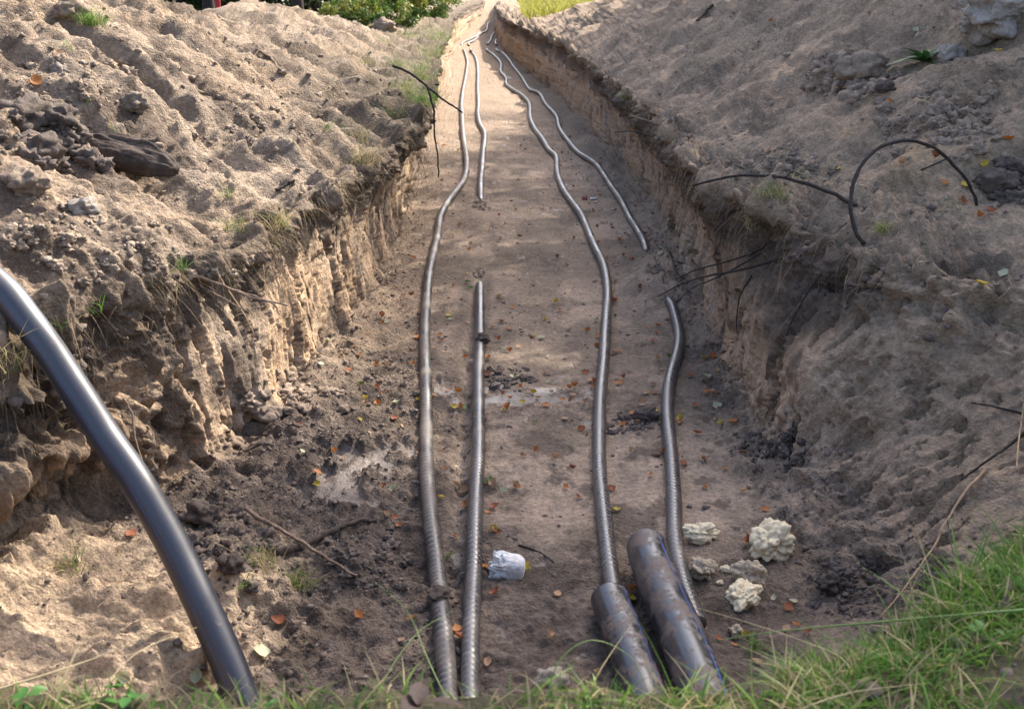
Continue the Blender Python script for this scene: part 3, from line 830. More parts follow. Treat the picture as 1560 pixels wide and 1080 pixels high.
stick('hanging_root', [(1140, 312), (1112, 325), (1100, 350), (1096, 372), (1086, 392)], 0.006, 0.003, M['darkbark'], 'curved dark root hooking down below the bare branch', 'root', mode=(6.6, 6.5))
stick('dry_stalk', [(1500, 716), (1470, 750), (1444, 790), (1424, 830), (1400, 866), (1374, 900), (1341, 940)], 0.006, 0.0025, M['strip'], 'long pale dry stem leaning down the near right bank to the floor', 'stem', mode=(None, None))
stick('dry_stalk', [(1443, 792), (1448, 822), (1455, 858), (1464, 884)], 0.002, 0.0015, M['darkbark'], 'thin dark side stem hanging from the long pale stem', 'stem', mode=(3.75, None))
stick('bare_branch', [(1478, 624), (1505, 628), (1530, 634), (1556, 640)], 0.003, 0.006, M['darkbark'], 'thin dark twig poking out of the right bank at the frame edge', 'twig', mode='hit', lift=0.03)
stick('bare_branch', [(1462, 742), (1500, 714), (1530, 693), (1562, 668)], 0.003, 0.008, M['darkbark'], 'dark twig slanting up the near right bank above the dry stem', 'twig', mode='hit', lift=0.03)
stick('pale_stalk', [(1546, 735), (1548, 700), (1553, 660), (1561, 610)], 0.004, 0.003, M['strip'], 'pale upright stem standing at the right edge of the bank', 'stem', mode='hit', lift=0.05)
rb = stick('root_bundle', [(283, 416), (310, 424), (340, 436), (370, 446), (400, 456), (438, 466)], 0.009, 0.004, M['drybark'], 'bundle of grey-brown roots sticking out of the left wall below the sand ledge', 'root', mode=(None, 5.25), lift=0)
stick('side_twig', [(290, 420), (330, 432), (380, 452), (415, 462), (425, 478)], 0.007, 0.003, M['drybark'], '', '', mode=(5.25, 5.15), parent=rb)
stick('side_twig', [(300, 432), (335, 452), (360, 466), (380, 475)], 0.005, 0.002, M['drybark'], '', '', mode=(5.2, 5.1), parent=rb)
stick('pale_root', [(330, 416), (350, 446), (372, 480), (386, 510), (380, 526)], 0.004, 0.003, M['strip'], 'pale thin root curving down across the sunlit left wall', 'root', mode=(5.2, 5.3))
stick('pale_root', [(188, 606), (200, 628), (206, 668), (216, 700), (226, 722)], 0.005, 0.003, M['drybark'], 'brown root hanging out of the left wall just right of the big pipe', 'root', mode=(4.3, 4.2))
stick('bare_branch', [(598, 100), (625, 112), (648, 130), (672, 150), (692, 163), (705, 172)], 0.012, 0.008, M['darkbark'], 'dark bare branch reaching out from the left bank over the conduits', 'branch', mode=(10.2, 10.2))
stick('hanging_root', [(650, 130), (660, 165), (662, 205), (667, 240), (668, 270)], 0.010, 0.006, M['darkbark'], 'dark root hanging down the shaded left wall below the reaching branch', 'root', mode=(10.1, 10.2))
stick('bare_branch', [(960, 176), (985, 184), (1012, 193), (1030, 202)], 0.008, 0.006, M['drybark'], 'brown twig with a pale broken tip sticking from the right trench edge', 'twig', mode=(9.6, 9.4))
stick('bare_branch', [(936, 202), (965, 200), (992, 208), (1020, 222)], 0.004, 0.006, M['darkbark'], 'thin dark twig just below the brown twig on the right trench edge', 'twig', mode=(9.7, 9.4))
stick('bare_branch', [(1108, 244), (1120, 256), (1133, 263)], 0.004, 0.004, M['darkbark'], 'small dark twig half buried on the right heap above the bare branch', 'twig', lift=0.02)
stick('broken_wood', [(1062, 35), (1074, 22), (1086, 10)], 0.022, 0.014, M['bark'], 'short broken piece of brown wood lying high on the right heap', 'wood', lift=0.02)
stick('mud_root', [(790, 831), (812, 838), (830, 847), (843, 858)], 0.004, 0.003, M['darkbark'], 'thin dark root half sunk in the floor right of the white foam block', 'root', lift=0.004)
stick('buried_twig', [(395, 82), (412, 92), (428, 112)], 0.012, 0.008, M['drybark'], 'brown twig partly buried near the top of the left heap', 'twig', lift=0.02)
stick('buried_twig', [(420, 298), (436, 290), (450, 283)], 0.011, 0.008, M['darkbark'], 'dark broken twig at the foot of the left heap above the wall edge', 'twig', lift=0.03)


# ------------------------------------------------------------------ log, clods, foam, litter
def rock(name, px, py, w_px, mat, label, cat, seed, squash=(1, 1, 0.7), amp=0.35, sub=4, freq=1.4, pop=0, popf=3, sink=0.35, rot=0.0, group=None, mesh=None):
    h, n = hit(px, py)
    v = h - np.array([0, 0, CAM_H]); dep = v[1] * math.cos(PITCH) - v[2] * math.sin(PITCH)
    r = w_px / 2 * dep / FPX
    if mesh is None:
        V, F = lump(sub, seed, amp, freq, pop, popf, squash)
        mesh = make_mesh(name, V, F, mat)
    o = link(name, mesh, None, label, cat, group, loc=tuple(h + np.array([0, 0, 1]) * r * squash[2] * (1 - sink) ))
    o.scale = (r, r, r); o.rotation_euler = (0, 0, rot)
    return o


# dark rotten log slab on the left heap
h, n = hit(185, 245)
V, F = ico(5)
V = V * np.array([1.0, 0.34, 0.27])
V[:, 2] = np.clip(V[:, 2], -0.2, 0.2) + 0.05 * fbm(V[:, 0] * 2, V[:, 1] * 9, V[:, 2] * 9, 3)
V[:, 1] += 0.03 * fbm(V[:, 0] * 1.5, V[:, 2] * 12, V[:, 1] * 0, 4)
V[:, 2] += 0.016 * fbm(V[:, 0] * 3, V[:, 1] * 28, V[:, 2] * 28, 3) - 0.10 * V[:, 0] ** 2
lo = link('rotten_log', make_mesh('rotten_log', V * 0.31, F, M['log']), None, 'dark rotten chunk of wood lying crosswise on the left heap', 'log', loc=tuple(h + np.array([0.02, -0.06, 0.05])))
lo.rotation_euler = (R(28), R(12), R(-6))

rock('dirt_clod', 1525, 45, 130, M['clod_pale'], 'very large pale clay clod at the top right corner', 'clod', 3, (1, 0.8, 0.62), 0.55, 5, 1.3)
for k, (px, py, wp, mt, lb) in enumerate([
        (1310, 118, 66, 'clod', 'large brown clod on the right heap left of the green plant'),
        (1290, 135, 30, 'clod_dark', 'dark clod at the lower side of the large brown clod'),
        (1330, 100, 34, 'clod', 'small brown clod between the large clod and the green plant'),
        (1450, 92, 42, 'clod_pale', 'pale rounded clod just right of the green plant'),
        (1350, 138, 26, 'clod_dark', 'small dark clod under the leaves of the green plant'),
        (1258, 118, 28, 'clod', 'small brown clod at the left end of the clod heap on the right'),
        (1520, 290, 60, 'clod_dark', 'black humus clod at the right edge near the end of the root arch'),
        (1535, 262, 36, 'clod_dark', 'smaller black humus clod above the black clod at the right edge'),
        (35, 195, 84, 'clod_dark', 'big dark clod at the left edge above the rotten log'),
        (95, 190, 50, 'clod_dark', 'dark clod just above the left end of the rotten log'),
        (60, 245, 70, 'clod_dark', 'dark lumpy clod left of the rotten log'),
        (128, 325, 44, 'clod_pale', 'pale upright clod below the rotten log'),
        (40, 290, 60, 'clod', 'brown clod at the left edge below the rotten log'),
        (90, 112, 24, 'clod_pale', 'small pale clod below the green tuft on the left heap'),
        (205, 165, 44, 'clod', 'sandy clod right of the dark clods on the left heap'),
        (105, 25, 40, 'clod', 'brown clod left of the green tuft at the top'),
        (72, 398, 17, 'stone', 'small smooth grey pebble above the big pipe'),
        (585, 50, 34, 'clod', 'brown clod under the leafy bush on the left bank'),
        (355, 865, 40, 'clod_dark', 'dark mud clod beside the big pipe behind the stubby stick'),
        (310, 790, 46, 'clod_dark', 'dark mud clod between the big pipe and the left wall'),
        (1265, 895, 40, 'clod_dark', 'dark clod at the foot of the near right bank'),
        (736, 527, 22, 'clod_dark', 'black lump of mud stuck on the side of a conduit'),
        (985, 640, 34, 'clod_dark', 'dark mud clod between the two right conduits'),
        (668, 925, 38, 'clod_dark', 'collar of mud lying over the leftmost conduit')]):
    sink = 0.5
    o = rock('dirt_clod' if mt != 'stone' else 'pebble', px, py, wp, M[mt], lb, 'clod' if mt != 'stone' else 'pebble', 11 + k, (1, 0.85, 0.7 if mt != 'stone' else 0.6), 0.5 if mt != 'stone' else 0.08, 4, 1.5, 0.05 if mt != 'stone' else 0, 3.2, 0.45, rot=k * 1.3)
    if (px, py) == (736, 527): o.location.z += 0.03
    if (px, py) == (668, 925): o.location.z += 0.045; o.scale.z *= 0.5

foam = [(1068, 820, 52, 'foam', (1, .8, .62), 'cream foam lump nearest the ribbed conduit, highest on the left'),
        (1176, 842, 70, 'foam', (1, .85, .85), 'largest cream foam lump with smooth side and brown underside'),
        (1070, 876, 46, 'foam_dirty', (1, .8, .75), 'dirty grey-cream foam lump beside the wide duct'),
        (1141, 884, 52, 'foam_dirty', (1, .9, .8), 'greyish foam lump just below the largest cream lump'),
        (1130, 918, 62, 'foam', (1, .75, .6), 'knobbly cream foam lump nearest the grass'),
        (1121, 968, 26, 'foam_dirty', (1, .8, .8), 'small dirty foam lump beside brown leaves'),
        (1107, 870, 24, 'foam', (1, .6, .45), 'thin cream foam bit bridging the two grey lumps'),
        (1097, 889, 11, 'foam', (1, .8, .6), 'tiny cream foam crumb between the grey lumps')]
for k, (px, py, wp, mt, sq, lb) in enumerate(foam):
    o = rock('foam_lump', px, py, wp * 0.86, M[mt], lb, 'foam', 50 + k, sq, 0.5, 5, 1.1, 0.13, 4.4, 0.28, rot=k)
    if k == 1:
        V, F = lump(4, 91, 0.3, 1.5, 0, 3, (1, .9, .5))
        c = link('dirt_cake', make_mesh('dirt_cake', V * 0.72, F, M['clod_dark']), o, loc=(-0.05, 0.0, -0.42))
rock('foam_stone', 838, 1050, 46, M['stone'], 'pale tan stone half hidden in the grass at the bottom', 'stone', 70, (1, .8, .8), 0.4, 4, 1.4, 0.1, 3, 0.2)

# white block: one side smooth and rounded, the other broken
h, n = hit(775, 878)
V, F = ico(6)
V = np.sign(V) * np.abs(V) ** 0.62
jag = sstep(0.15, -0.75, V[:, 0])
nz = fbm(V[:, 0] * 1.8 + 3, V[:, 1] * 1.8, V[:, 2] * 1.8, 5, 0.62)
kd, kv = cells((V[:, 0] * 2.6).astype(np.float32), (V[:, 1] * 2.6).astype(np.float32), (V[:, 2] * 2.6).astype(np.float32))
V = V * (1 + (0.03 + 0.32 * jag) * nz + 0.16 * jag * (kv - 0.5))[:, None]
V2 = V * np.array([0.066, 0.046, 0.055])
V2[:, 2] += 0.006 * np.sin(V[:, 0] * 2.2)
o = link('white_foam_block', make_mesh('white_foam_block', V2, F, M['white']), None, 'white foam block with one broken side lying between the two pairs of conduits', 'foam block', loc=(h[0], h[1], h[2] + 0.04))
o.rotation_euler = (R(8), R(6), R(-8))

# scrap of red and white plastic on the floor, and the red marker behind the left heap
def sheet(name, w, d, mat, amp, seed):
    g = np.linspace(-0.5, 0.5, 12); X, Yq = np.meshgrid(g * w, g * d)
    Z = amp * fbm(X / w * 4 + seed, Yq / d * 4, 0 * X, 3)
    top = np.stack([X, Yq, Z], -1).reshape(-1, 3); bot = top - [0, 0, 0.0015]
    idx = np.arange(144).reshape(12, 12)
    f = np.stack([idx[:-1, :-1], idx[:-1, 1:], idx[1:, 1:], idx[1:, :-1]], -1).reshape(-1, 4)
    return make_mesh(name, np.vstack([top, bot]), np.vstack([f, f[:, ::-1] + 144]), mat)


for px, w, mt, lb in ((891, 0.06, 'red', 'red crumpled plastic scrap on the floor beside the shiny conduit'), (904, 0.07, 'whitep', 'white crumpled plastic scrap lying right of the red scrap')):
    h, n = hit(px, 304)
    o = link('plastic_scrap', sheet('plastic_scrap', w, 0.05, M[mt], 0.02, px), None, lb, 'litter', loc=(h[0], h[1], h[2] + 0.014))

# ------------------------------------------------------------------ fallen leaves
def leaf_mesh(name, mat, seed, curl):
    n = 7; V = []; r = np.random.default_rng(seed)
    for i in range(n):
        t = i / (n - 1); wdt = math.sin(math.pi * (t ** 0.85)) * 0.36 + 0.01
        for s in (-1, 0, 1):
            V.append((t - 0.5, s * wdt * (1 + 0.12 * r.normal()), curl * ((t - 0.5) ** 2 * 1.2 + abs(s) * wdt * 0.9) + 0.03 * r.normal() * abs(s)))
    V = np.array(V); F = []
    for i in range(n - 1):
        a = i * 3
        F += [(a, a + 1, a + 4, a + 3), (a + 1, a + 2, a + 5, a + 4)]
    st = len(V)
    V = np.vstack([V, [(-0.5, 0.012, 0), (-0.5, -0.012, 0), (-0.72, 0, 0.05)]])
    F.append((st, st + 1, st + 2, st + 2))
    return quads_to_mesh(name, V, np.array(F), mat)


LM = {k: [leaf_mesh('fallen_leaf', M['leaf_' + k], i * 7 + len(k), cu) for i, cu in enumerate((0.3, 0.9, 1.6, 0.6))] for k in LEAFCOL}
LADJ = {'orange': 'orange-brown', 'brown': 'dull brown', 'yellow': 'yellow', 'tan': 'pinkish tan', 'pale': 'pale greenish', 'green': 'dark green', 'rust': 'rust-red'}
PUT = []
MARKS = [((775, 870), 'the white foam block'), ((735, 530), 'the black mud lump'), ((800, 603), 'the wet patch'), ((515, 755), 'the muddy puddle'), ((985, 835), 'the longer duct'), ((925, 925), 'the shorter duct'), ((1130, 870), 'the foam lumps'), ((480, 830), 'the forked branch'),
         ((1008, 432), 'the soil slump'), ((732, 310), 'the buried conduit stretch'), ((897, 304), 'the plastic scraps'), ((500, 520), 'the sunlit wall foot'), ((1120, 640), 'the right wall foot'), ((650, 460), 'the dusty conduit bend'), ((925, 430), 'the shiny conduit bend'), ((1020, 560), 'the right conduit bend'), ((830, 760), 'the open middle floor'), ((800, 400), 'the far middle floor')]


def leaf_place(h):
    best = min(MARKS, key=lambda m: np.linalg.norm(at_z(m[0][0], m[0][1], 0)[:2] - h[:2]))
    c = at_z(best[0][0], best[0][1], 0)
    dx, dy = h[0] - c[0], h[1] - c[1]
    if abs(dx) > abs(dy): w = 'left of ' if dx < 0 else 'right of '
    else: w = 'beyond ' if dy > 0 else 'in front of '
    if math.hypot(dx, dy) < 0.16: w = 'right beside '
    return 'on the floor ' + w + best[1]


LGRP = 'fallen leaves scattered on the trench floor'


def put_leaf(px, py, k, size=0.05, label=None, group=LGRP, place=None):
    if place is None:
        h, n = hit(px, py)
        if h is None: return
    else:
        z, nn = ground(*place); h = np.array([place[0], place[1], z]); n = np.array(nn)
    o = bpy.data.objects.new('fallen_leaf', random.choice(LM[k])); COL.objects.link(o)
    q = Vector(n).lerp(Vector((0, 0, 1)), 0.4).normalized().to_track_quat('Z', 'X')
    from mathutils import Quaternion
    q = q @ Quaternion((0, 0, 1), random.uniform(0, 6.28)) @ Quaternion((1, 0, 0), random.gauss(0, 0.35))
    o.rotation_mode = 'QUATERNION'; o.rotation_quaternion = q
    s = size * random.uniform(0.75, 1.25); o.scale = (s, s * random.uniform(0.8, 1.3), s)
    o.location = h + n * (0.004 + 0.12 * s)
    o['label'] = label or ('small ' + LADJ[k] + ' leaf ' + leaf_place(h)); o['category'] = 'leaf'
    if not label: PUT.append((o['label'], s, o))
    if group: o['group'] = group


spots = '''695,599o 682,596o 660,605t 699,620o 742,568o 759,567t 780,575p 740,600t 765,603r 777,609o 793,592o 811,601y 795,614y 820,608o 868,595o 873,604t 856,611o 867,614o 741,571r 774,625o 767,627y 700,622o
690,623y 705,622g 690,716t 676,716o 693,712p 638,610y 576,618o 585,600o 558,617t 553,610y 549,588g 574,556o 588,560t 605,615p 547,641y 581,484r 584,494o 590,492p 670,512o 673,521r 661,532t 636,515o 712,432g 714,441g
717,362o 716,372r 714,384o 710,493t 708,535p 712,418y 683,482y 686,487p 812,514y 824,517p 830,488y 846,462y 835,545p 866,503r 893,505y 910,515o 900,582t 903,591o 920,600o 840,600p 815,645g 755,741t 784,742t 766,753p 739,735g 748,735g
695,741t 710,749t 711,771o 753,776r 743,783o 753,808y 756,812r 747,810t 671,760y 588,787t 610,801r 598,789r 603,747p 582,745r 691,819o 692,822t 788,744o 801,867y 740,866o 757,905r 848,908t 696,960o 698,972r 547,938o 630,945t 612,977t 833,973t 743,1010t 910,1028t
962,903o 958,915y 972,878r 975,822o 940,779y 921,819r 932,746r 1074,744o 991,726o 998,628y 1036,646o 1040,641y 1022,610o 1090,640y 1100,647y 1117,645o 1073,548y 1070,552r 1087,547o 1052,575r 1095,568t 1040,708r 1070,700t 1105,716o 1132,750t 1165,778o 1150,818t 1143,828r 1188,806r 1130,860g 1180,913p 1207,919p 1201,925r 1092,975r 1118,985o 1138,970y 1212,956o 1198,960t 1232,965r 1152,1012t
960,395o 965,398r 925,393o 935,402r 929,430o 938,431r 935,446y 938,459y 935,461r 936,485g 935,540r 944,537o 1000,510o 995,521r 1001,549t 1006,565t 1000,600r 1019,545g 983,630o 966,632o 988,600t 950,650o 1009,690o 960,690t 925,340o 932,345r 1000,370o 990,350r 985,340o 975,300o 962,290t 978,315r 1000,398o 1003,385t 893,303r 818,465t 780,470o 765,455p 750,500t 760,520r 790,530t 745,320o 760,330r 700,345t 690,360o 630,395o 615,420p 600,440t 615,470r 560,510o 540,530t 520,545y 500,520p 487,556p 480,720o 481,715t 460,690p 505,690o 520,700t 480,737y 745,545o 640,690r 560,660t 575,590r 530,565r 600,640r 615,650t 860,745o 880,760r 845,700t 870,680p 885,655r 860,640t 1085,600t 1060,620r 1075,580p'''
CK = {'o': 'orange', 't': 'tan', 'r': 'rust', 'y': 'yellow', 'p': 'pale', 'g': 'green', 'b': 'brown'}
for s_ in spots.split():
    a_, b_ = s_.split(','); put_leaf(int(a_), int(b_[:-1]), CK[b_[-1]], 0.043)
for k in range(150):
    y = 5.0 + 12 * rng.random() ** 1.4
    x0, x1 = np.interp(y, Y, LHx) + 0.15, np.interp(y, Y, RHx) - 0.12
    t = 1 - abs(rng.normal()) * 0.28 if k % 2 else rng.random()
    put_leaf(0, 0, random.choice(['orange', 'rust', 'tan', 'brown', 'brown', 'orange', 'pale']), 0.045, place=(x0 + (x1 - x0) * min(max(t, 0.02), 0.98), y))
bank = [(55, 125, 'orange', 'orange leaf on the left heap above the dark clods'), (90, 83, 'tan', 'tan leaf stuck to the left heap near its top'), (1322, 90, 'orange', 'orange leaf lying on the large brown clod'),
        (1500, 250, 'yellow', 'long yellow leaf on the right heap inside the frame edge'), (1277, 258, 'yellow', 'yellow leaf left of the root arch'), (1356, 155, 'orange', 'orange leaf below the green plant'), (1536, 215, 'orange', 'rust coloured leaf at the right edge above the yellow leaf'),
        (1495, 437, 'yellow', 'yellow leaf standing up on the flat sand of the right bank'), (1531, 417, 'pale', 'grey-green leaf lying on the flat sand at the right edge'), (1490, 333, 'orange', 'orange leaf on the sand below the end of the root arch'), (1510, 326, 'rust', 'rust leaf lying next to the black humus clod'), (1464, 308, 'rust', 'rust leaf at the right foot of the root arch'), (1470, 285, 'yellow', 'yellow-brown leaf inside the right foot of the root arch'),
        (1375, 252, 'tan', 'small tan leaf inside the root arch'), (1426, 243, 'brown', 'brown leaf under the top of the root arch'), (1396, 48, 'pale', 'pale green leaf on the right heap above the green plant'), (1118, 103, 'orange', 'small orange leaf alone on the smooth right heap'), (1176, 33, 'orange', 'orange leaf high up on the right heap'), (973, 65, 'orange', 'bright orange leaf on the far part of the right heap'),
        (1172, 231, 'rust', 'rust leaf on the ochre stain of the right heap'), (1440, 280, 'orange', 'orange leaf left of the right foot of the root arch'), (1520, 80, 'yellow', 'yellow leaf below the very large pale clod'), (395, 993, 'pale', 'cream coloured leaf between the big pipe end and the mud'), (195, 1035, 'pale', 'cream leaf on the sand in the near left corner'), (300, 1030, 'pale', 'pale leaf lying against the foot of the big pipe'), (198, 815, 'rust', 'rust leaf on the sand left of the big pipe'), (425, 945, 'rust', 'rust leaf beside the yellow grass clump in the mud')]
for px, py, k, lb in bank: put_leaf(px, py, k, 0.055, lb, None)


from collections import defaultdict
_by = defaultdict(list)
for lb, s_, o in PUT: _by[lb].append((s_, o))
for lb, lst in _by.items():
    lst.sort(key=lambda t: -t[0])
    if len(lst) > 1:
        lst[0][1]['label'] = lb.replace('small', 'largest', 1)
        lst[-1][1]['label'] = lb.replace('small', 'smallest', 1)
        for (s_, o), wd in zip(lst[1:-1], ('second largest', 'third largest', 'mid-sized')): o['label'] = lb.replace('small', wd, 1)
# ------------------------------------------------------------------ crumbs of soil
def scatter_crumbs(name, pts, sizes, mat, label, sub=1):
    Vb, Fb = ico(sub); nb = len(Vb)
    allV = np.zeros((len(pts), nb, 3)); r = np.random.default_rng(5)
    for v in range(12):
        sel = np.arange(v, len(pts), 12)
        Vv = lump(sub, v + 100, 0.95, 1.6)[0]
        ang = r.random(len(sel)) * 6.28; c, s = np.cos(ang), np.sin(ang)
        X = Vv[:, 0][None] * c[:, None] - Vv[:, 1][None] * s[:, None]; Yv = Vv[:, 0][None] * s[:, None] + Vv[:, 1][None] * c[:, None]
        Zv = np.broadcast_to(Vv[:, 2] * 0.75, X.shape)
        allV[sel] = np.stack([X, Yv, Zv], -1) * sizes[sel][:, None, None] + pts[sel][:, None]
    Fa = (Fb[None] + (np.arange(len(pts)) * nb)[:, None, None]).reshape(-1, 3)
    me = make_mesh(name, allV.reshape(-1, 3), Fa, mat, sub > 2)
    return link(name, me, None, label, 'soil', kind='stuff')


# choose sheet vertices, weighted to where crumbs collect
Nf = NRM
def pick(mask, n, power=1.0):
    m = mask.ravel().astype(float); m[m < 0.02] = 0
    # weight by real area seen from here
    ax = np.linalg.norm(np.gradient(V_, axis=1), axis=-1) * np.linalg.norm(np.gradient(V_, axis=0), axis=-1)
    wgt = m * ax.ravel() / (1 + (V_[..., 1].ravel() / 6) ** 2); wgt /= wgt.sum()
    return rng.choice(len(wgt), n, p=wgt)
V_ = np.stack([XX, YY, ZZ], -1)
flatV = V_.reshape(-1, 3)
dist_ok = sstep(1.6, 2.2, Y0) * sstep(22, 12, Y0)
cl1 = sstep(0.0, 0.5, fbm((XX * 2.2).astype(np.float32) + 8, (YY * 2.2).astype(np.float32), (ZZ * 2.2).astype(np.float32), 3))
ii = pick(m_heap * dist_ok * (0.12 + cl1), 20000)
scatter_crumbs('sand_crumbs', flatV[ii], (0.004 + 0.020 * rng.random(len(ii)) ** 3.5) * (0.8 + 0.5 * (rng.random(len(ii)) < 0.3)), M['clod'], 'loose sandy crumbs and small clods lying on the spoil heaps')
ii = pick((m_floor * (0.1 + 1.4 * cl1 * np.clip(rough_near + tal + 0.25 * (XX > 1), 0, 1)) + tal * 0.8) * dist_ok * (1 - wet) * np.where((XX < -1.0) & (YY < 4), 0.15, 1), 11000)
scatter_crumbs('mud_crumbs', flatV[ii], 0.002 + 0.014 * rng.random(len(ii)) ** 5 + 0.003 * rng.random(len(ii)), M['crumb_dark'], 'dark crumbs of damp earth on the trench floor and at the wall foot')
ii = pick((m_lip + 0.4 * m_heap * cl1 * cm) * dist_ok, 2500)
scatter_crumbs('humus_crumbs', flatV[ii], 0.004 + 0.025 * rng.random(len(ii)) ** 4, M['crumb_dark'], 'dark humus crumbs along the trench edges')


# broken earth: heaps of clods too many to count
def clod_patch(px, py, rx, ry, n, w0, w1, mat, label, pw=2.5):
    P = []; Z = []
    while len(P) < n:
        a_, b_ = rng.normal(0, 0.45, 2)
        if a_ * a_ + b_ * b_ > 1: continue
        h, nn = hit(px + a_ * rx, py + b_ * ry)
        n -= 0 if h is not None else 1
        if h is None: continue
        v = h - np.array([0, 0, CAM_H]); dep = v[1] * math.cos(PITCH) - v[2] * math.sin(PITCH)
        r_ = (w0 + (w1 - w0) * rng.random() ** pw) / 2 * dep / FPX
        P.append(h - np.array([0, 0, r_ * 0.2])); Z.append(r_)
    return scatter_crumbs('broken_earth', np.array(P), np.array(Z), M[mat], label, 3)


for a in [(1300, 118, 80, 45, 110, 6, 34, 'clod_mid', 'crumbled brown earth heaped beside the green plant'),
          (80, 215, 130, 60, 90, 6, 34, 'clod_dark', 'crumbled dark earth around the rotten log'),
          (1530, 285, 50, 40, 60, 6, 30, 'clod_dark', 'crumbled black earth at the right edge'),
          (1200, 250, 90, 30, 70, 4, 18, 'clod_mid', 'small broken earth above the right trench edge'),
          (1440, 190, 110, 60, 130, 5, 26, 'clod_mid', 'crumbled pale earth right of the green plant'),
          (440, 610, 90, 45, 80, 5, 30, 'clod_mid', 'fallen earth at the foot of the sunlit wall'),
          (340, 830, 90, 80, 120, 5, 28, 'clod_dark', 'dark mud clods beside the big pipe'),
          (960, 645, 60, 20, 60, 4, 18, 'clod_dark', 'dark mud crumbs between the two right conduits'),
          (1180, 680, 60, 40, 60, 5, 24, 'clod_dark', 'dark crumbs at the foot of the right wall'),
          (560, 860, 90, 60, 110, 4, 20, 'clod_dark', 'muddy crumbs on the dark floor left of the conduits'),
          (775, 575, 60, 25, 70, 4, 16, 'clod_dark', 'dark crumbs by the black mud lump'),
          (95, 120, 110, 60, 70, 5, 20, 'clod', 'crumbled sandy earth high on the left heap'),
          (380, 170, 120, 90, 60, 4, 15, 'clod', 'scattered earth lumps on the sunlit left heap'),
          (250, 400, 150, 60, 90, 4, 18, 'clod', 'crumbled earth along the sand ledge above the root bundle'),
          (100, 360, 110, 70, 80, 5, 20, 'clod', 'crumbled earth above the big pipe'),
          (1290, 890, 60, 60, 80, 5, 22, 'clod_dark', 'dark crumbs at the foot of the near right bank'),
          (732, 312, 12, 9, 34, 3, 9, 'clod_mid', 'loose earth where the second conduit dips under the soil'),
          (731, 416, 14, 9, 40, 4, 11, 'clod_mid', 'loose earth where the second conduit comes out again'),
          (998, 410, 16, 9, 34, 4, 11, 'clod_mid', 'loose earth where the right conduit dips under the slump'),
          (1020, 453, 18, 9, 36, 4, 12, 'clod_mid', 'loose earth where the right conduit comes out of the slump'),
          (600, 570, 60, 60, 60, 4, 16, 'clod_mid', 'earth crumbs left of the dusty conduit')]:
    clod_patch(*a)

# ------------------------------------------------------------------ grass and fibres
def ribbons(roots, dirs, length, bend, width, colors, seg=4, name='grass', mat=None, twist=None):
    """curved blades: roots (n,3), dirs (n,3) unit start directions, bend (n,3) added quadratically"""
    n = len(roots); t = np.linspace(0, 1, seg + 1)
    C = roots[:, None] + dirs[:, None] * (length[:, None, None] * t[None, :, None]) + bend[:, None] * (t[None, :, None] ** 2 * length[:, None, None])
    side = np.cross(dirs, rng.normal(size=(n, 3))); side /= np.linalg.norm(side, axis=1, keepdims=True) + 1e-9
    wd = width[:, None, None] * (1 - t[None, :, None] ** 1.8 * 0.92)
    A = C - side[:, None] * wd; B = C + side[:, None] * wd
    V = np.stack([A, B], 2).reshape(-1, 3)
    base = (np.arange(n) * (seg + 1) * 2)[:, None] + (np.arange(seg) * 2)[None]
    F = np.stack([base, base + 1, base + 3, base + 2], -1).reshape(-1, 4)
    ctn = np.repeat(colors, (seg + 1) * 2, axis=0)
    return V, F, ctn


def gcol(n, dry):
    g = np.array([0.06, 0.15, 0.02]); g2 = np.array([0.15, 0.25, 0.035]); d = np.array([0.40, 0.32, 0.16])
    t = rng.random((n, 1)); c = g * t + g2 * (1 - t)
    k = (rng.random((n, 1)) < dry); c = np.where(k, d * (0.7 + 0.5 * rng.random((n, 1))), c)
    return c


# near grass on the ground the camera stands on
NG = 32000
gx = np.where(rng.random(NG) < 0.45, rng.uniform(0.5, 2.3, NG), rng.uniform(-1.7, 2.2, NG)); gy = None
keep = []; gzv = []
edge = lambda x: np.interp(x, [-3, -1.2, -0.4, 0.5, 0.7, 1.12, 1.45, 1.85, 2.1, 3.4], [1.86, 1.88, 1.88, 1.88, 1.95, 2.26, 2.54, 2.92, 3.1, 3.3])
gy = edge(gx) + 0.06 - rng.random(NG) ** 1.2 * 0.62
dens = fbm(gx.astype(np.float32) * 3, gy.astype(np.float32) * 3, 0 * gx.astype(np.float32), 3)
for i in range(NG):
    e_ = edge(gx[i])
    if gy[i] > e_ + 0.07: continue
    p = 0.8 if gx[i] < -0.5 else (0.9 if gx[i] < 0.3 else 1.0)
    if gx[i] > 1.0: p = 1.0
    if gy[i] < e_ - 0.75: p *= 0.5
    if rng.random() > p * (0.7 + 1.3 * dens[i]): continue
    z, nn = ground(gx[i], gy[i])
    if z < 0.70: continue
    keep.append(i); gzv.append(z)
k = np.array(keep); n = len(k)
roots = np.stack([gx[k], gy[k], np.array(gzv) - 0.005], 1)
dirs = np.stack([rng.normal(0, 0.38, n), rng.normal(0.05, 0.38, n), np.ones(n)], 1); dirs /= np.linalg.norm(dirs, axis=1, keepdims=True)
ln = rng.uniform(0.03, 0.105, n) * np.where(rng.random(n) < 0.06, 1.7, 1) * np.interp(roots[:, 0], [-2, -0.5, 0.8, 1.5], [0.75, 0.85, 0.9, 0.95])
bend = np.stack([rng.normal(0, 0.55, n), rng.normal(0.1, 0.5, n), -rng.uniform(0.0, 0.8, n)], 1)
cc = gcol(n, 0.0)
dryp = np.interp(roots[:, 0], [-2, 0.3, 1.0], [0.5, 0.42, 0.22])
dd = rng.random(n) < dryp
cc[dd] = np.array([0.36, 0.29, 0.15]) * rng.uniform(0.6, 1.25, (dd.sum(), 1))
